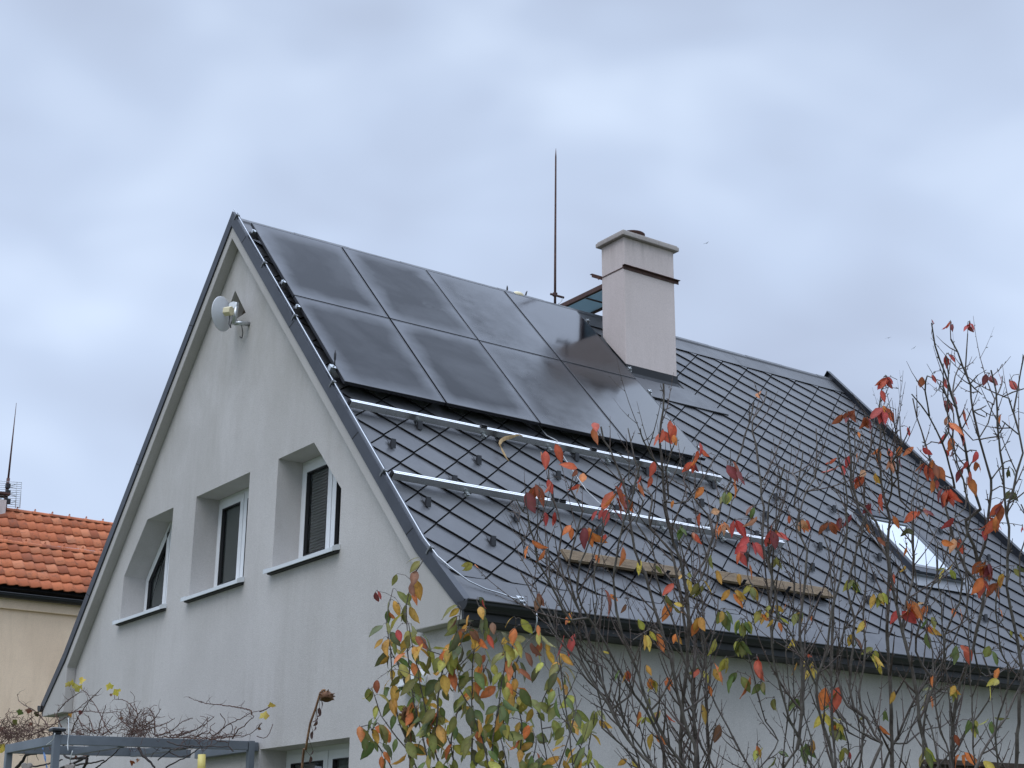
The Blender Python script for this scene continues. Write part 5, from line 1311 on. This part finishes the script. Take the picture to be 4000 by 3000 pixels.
# old wood beneath the frame
for z, l, kk, r in [(V1_, [(870, 1300), (1250, 1130), (1330, 1010), (1450, 960), (1640, 940)], .5, .014), (V1_, [(1200, 1290), (1250, 1150), (1000, 1150), (900, 1060), (930, 930)], .5, .016), (V1_, [(230, 1300), (330, 1190), (380, 1100), (520, 1090)], .9, .018),
 (V1_, [(400, 1280), (650, 1240), (900, 1170)], .8, .010), (V1_, [(1060, 1250), (1300, 1220), (1500, 1180)], .4, .011), (V1_, [(90, 1300), (110, 1100), (120, 1000)], .95, .014), (V1_, [(1380, 1290), (1560, 1160), (1730, 1000)], .5, .008),
 (V2_, [(150, 970), (200, 1100), (300, 1180), (380, 1280)], .5, .014), (V2_, [(550, 1280), (700, 1200), (860, 1120), (1040, 1000)], .4, .007), (V2_, [(430, 1180), (620, 1030)], .4, .006), (V2_, [(500, 1000), (700, 1020), (940, 990)], .5, .006), (V2_, [(560, 900), (650, 940), (830, 970), (1060, 980), (1480, 990), (1510, 1050)], .95, .006), (V2_, [(600, 1060), (750, 1130), (900, 1090)], .4, .006)]:
    pts = smooth_path([on_perg(*z(p), kk) for p in l], .04); n = len(pts)
    ow = MB(); ow.tube([p+rvec()*.004 for p in pts], [r*(1-.4*i/n) for i in range(n)], 6, 0, cap=False); ow.build('old_branch', M_vinewood, vn)
gv = on_perg(*V1_((1200, 1290)), .5); ow = MB(); ow.tube(smooth_path([V((gv.x, gv.y, -.02)), V((gv.x+.08, gv.y+.05, .9)), gv], .08), .020, 7, 0, cap=False)
b.build('canes', M_vine, vn); ow.build('vine_trunk', M_vinewood, vn)
def vine_leaf(c, r, nrm_, col):
    qz = nrm_.normalized().to_track_quat('Z', 'Y').to_matrix(); k = len(lv.v); n = 15
    rot = random.uniform(0, 6)
    lv.v.append(tuple(c)); lv.c.append(col)
    for i in range(n):
        a = 2*PI*i/n; rr = r*(1.0 if i % 3 == 0 else .72)*(1-.55*math.exp(-((a-PI*1.5)**2)*6)); zf = r*.22*math.sin(2*a+rot)
        lv.v.append(tuple(c+qz @ V((rr*math.cos(a+rot), rr*math.sin(a+rot), zf)))); lv.c.append(tuple(x*random.uniform(.85, 1.1) for x in col[:3])+(1,))
    for i in range(n): lv.face([k, k+1+i, k+1+(i+1) % n], 0, True)
for z, kk, l in ((V1_, .6, [(1060, 80, 95, 'yellow'), (1180, 30, 80, 'yellow'), (1100, 140, 80, 'yg'), (1160, 130, 70, 'yellow'), (1580, 120, 75, 'yellow'), (1690, 195, 85, 'yellow'), (980, 90, 60, 'yg')]),
                (V1_, .95, [(290, 480, 70, 'green'), (420, 460, 70, 'brown'), (530, 520, 65, 'dgreen'), (440, 660, 55, 'brown'), (60, 1010, 110, 'yellow'), (200, 640, 70, 'olive'), (20, 730, 50, 'brown'), (1010, 530, 50, 'ochre')]),
                (V1_, .5, [(1600, 235, 34, 'brown'), (1160, 490, 45, 'dred'), (1750, 580, 40, 'brown'), (1100, 1150, 60, 'brown'), (1230, 1090, 50, 'brown'), (340, 1020, 80, 'dgreen')]),
                (V2_, .07, [(1960, 540, 95, 'yellow'), (2080, 390, 85, 'yellow'), (1890, 730, 45, 'brown'), (60, 1210, 70, 'rust'), (140, 1180, 45, 'brown')])):
    for x, y, sz, cc in l: 
        c = on_perg(*z((x, y)), kk); vine_leaf(c, sz/3.687*(c-CAM).length/F*.85, (-fw+rvec()*.7), pick(cc))
lv.build('leaves', M_leaf, vn)
# things hung from the pergola
def heart(label, px, py, kk, r):
    c = on_perg(*V1_((px, py)), kk); root = empty('hanging_heart', label, 'ornament', 'grey hearts hung from the pergola')
    b = MB(); n = 26; out = []
    for i in range(n):
        t = 2*PI*i/n; out.append(V((16*math.sin(t)**3, 0, 13*math.cos(t)-5*math.cos(2*t)-2*math.cos(3*t)-math.cos(4*t)))*(r/16))
    f_ = V((-fw.x, -fw.y, 0)).normalized(); sd_ = V((-f_.y, f_.x, 0))
    for off, sc_ in ((-.02, .8), (-.012, .97), (.012, .97), (.02, .8)):
        for p in out: b.v.append(tuple(c+sd_*p.x*sc_+V((0, 0, p.z*sc_))+f_*off))
    for m_ in range(3):
        for i in range(n): j = (i+1) % n; b.face([m_*n+i, m_*n+j, (m_+1)*n+j, (m_+1)*n+i], 0, True)
    b.face(list(range(n))[::-1]); b.face([3*n+i for i in range(n)]); b.build('heart_body', M_cap, root)
    b = MB(); b.tube([c+V((0, 0, r*.35)), c+V((0, 0, PZ-.1-c.z))], .002, 4); b.build('string', M_blackcable, root)
heart('grey heart ornament hanging beside the outer end of the pergola', 385, 1275, .9, .055)
heart('grey heart ornament hanging just inside the pergola corner post', 1005, 1285, .75, .05)
rb = MB(); pts = smooth_path([on_perg(*V1_(p), .98) for p in [(600, 950), (620, 1020), (640, 1100), (655, 1180), (675, 1290)]], .01); k = 0
for i, p in enumerate(pts):
    a = (rt*math.cos(i*.22)+fw*math.sin(i*.22))*.010; rb.v += [tuple(p-a), tuple(p+a)]
for i in range(len(pts)-1): rb.face([2*i, 2*i+1, 2*i+3, 2*i+2], 0, True)
tag(rb.build('ribbon', new_mat('blue_ribbon', (.06, .14, .30, 1), .5)), 'twisted blue ribbon dangling from the pergola beam', 'ribbon')
for lab, l in (('white string trailing straight across the pergola beam near the corner post', [(985, 570), (990, 780), (975, 920), (980, 1040)]), ('short white string end slanting off the pergola corner', [(790, 790), (760, 880), (670, 960)]), ('white string slanting down above the grey heart', [(1045, 1045), (1020, 1120), (1010, 1170)])):
    b = MB(); b.tube(smooth_path([at_ax(*V1_(p), 1, -1.93) for p in l], .02), .0045, 5); tag(b.build('string', M_whitecable), lab, 'string', 'white strings on the pergola')
yc = empty('yellow_cup', 'yellow plastic tube hanging upside down under the pergola', 'cup')
c = on_perg(*V2_((1060, 1200)), .5); ax = V((.03, .03, -1)).normalized(); qz = ax.to_track_quat('Z', 'Y').to_matrix()
b = MB(); b.lathe([(.030, -.06), (.033, -.06), (.037, .14), (.034, .14)], lambda p: c+qz @ p, 18); b.build('tube_body', new_mat('yellow_plastic', (.60, .50, .15, 1), .45), yc)
b = MB(); b.tube([c+V((0, 0, .055)), V((c.x, c.y, PZ-.1))], .0018, 4); b.build('string', M_blackcable, yc)

# ------------------------------------------------------------------ fence at the lower edge
fe = empty('wooden_fence', 'dark wooden fence top showing between the tree stems low down', 'fence')
fa = at_d(3640, 2966, 8.6); fb2 = at_d(4060, 2985, 9.0); dv_ = (fb2-fa); dv_.z = 0; ln = dv_.length; dv_.normalize(); nn2 = V((-dv_.y, dv_.x, 0))
def FP(p): return V((fa.x, fa.y, 0))+dv_*p.x+nn2*p.y+V((0, 0, p.z))
b = MB()
x = 0
while x < ln: b.box((x, 0, .05), (x+.115, .02, fa.z-.03+random.uniform(-.004, .004)), 0, FP); x += .122
b.build('boards', M_fence, fe)
b = MB(); b.box((-.03, -.03, fa.z-.028), (ln+.02, .06, fa.z), 0, FP); b.build('top_rail', M_fence, fe)
for x in (0.0, ln*.55):
    b = MB(); b.box((x, .021, 0), (x+.08, .10, fa.z-.03), 0, FP); b.build('post', M_fence, fe)
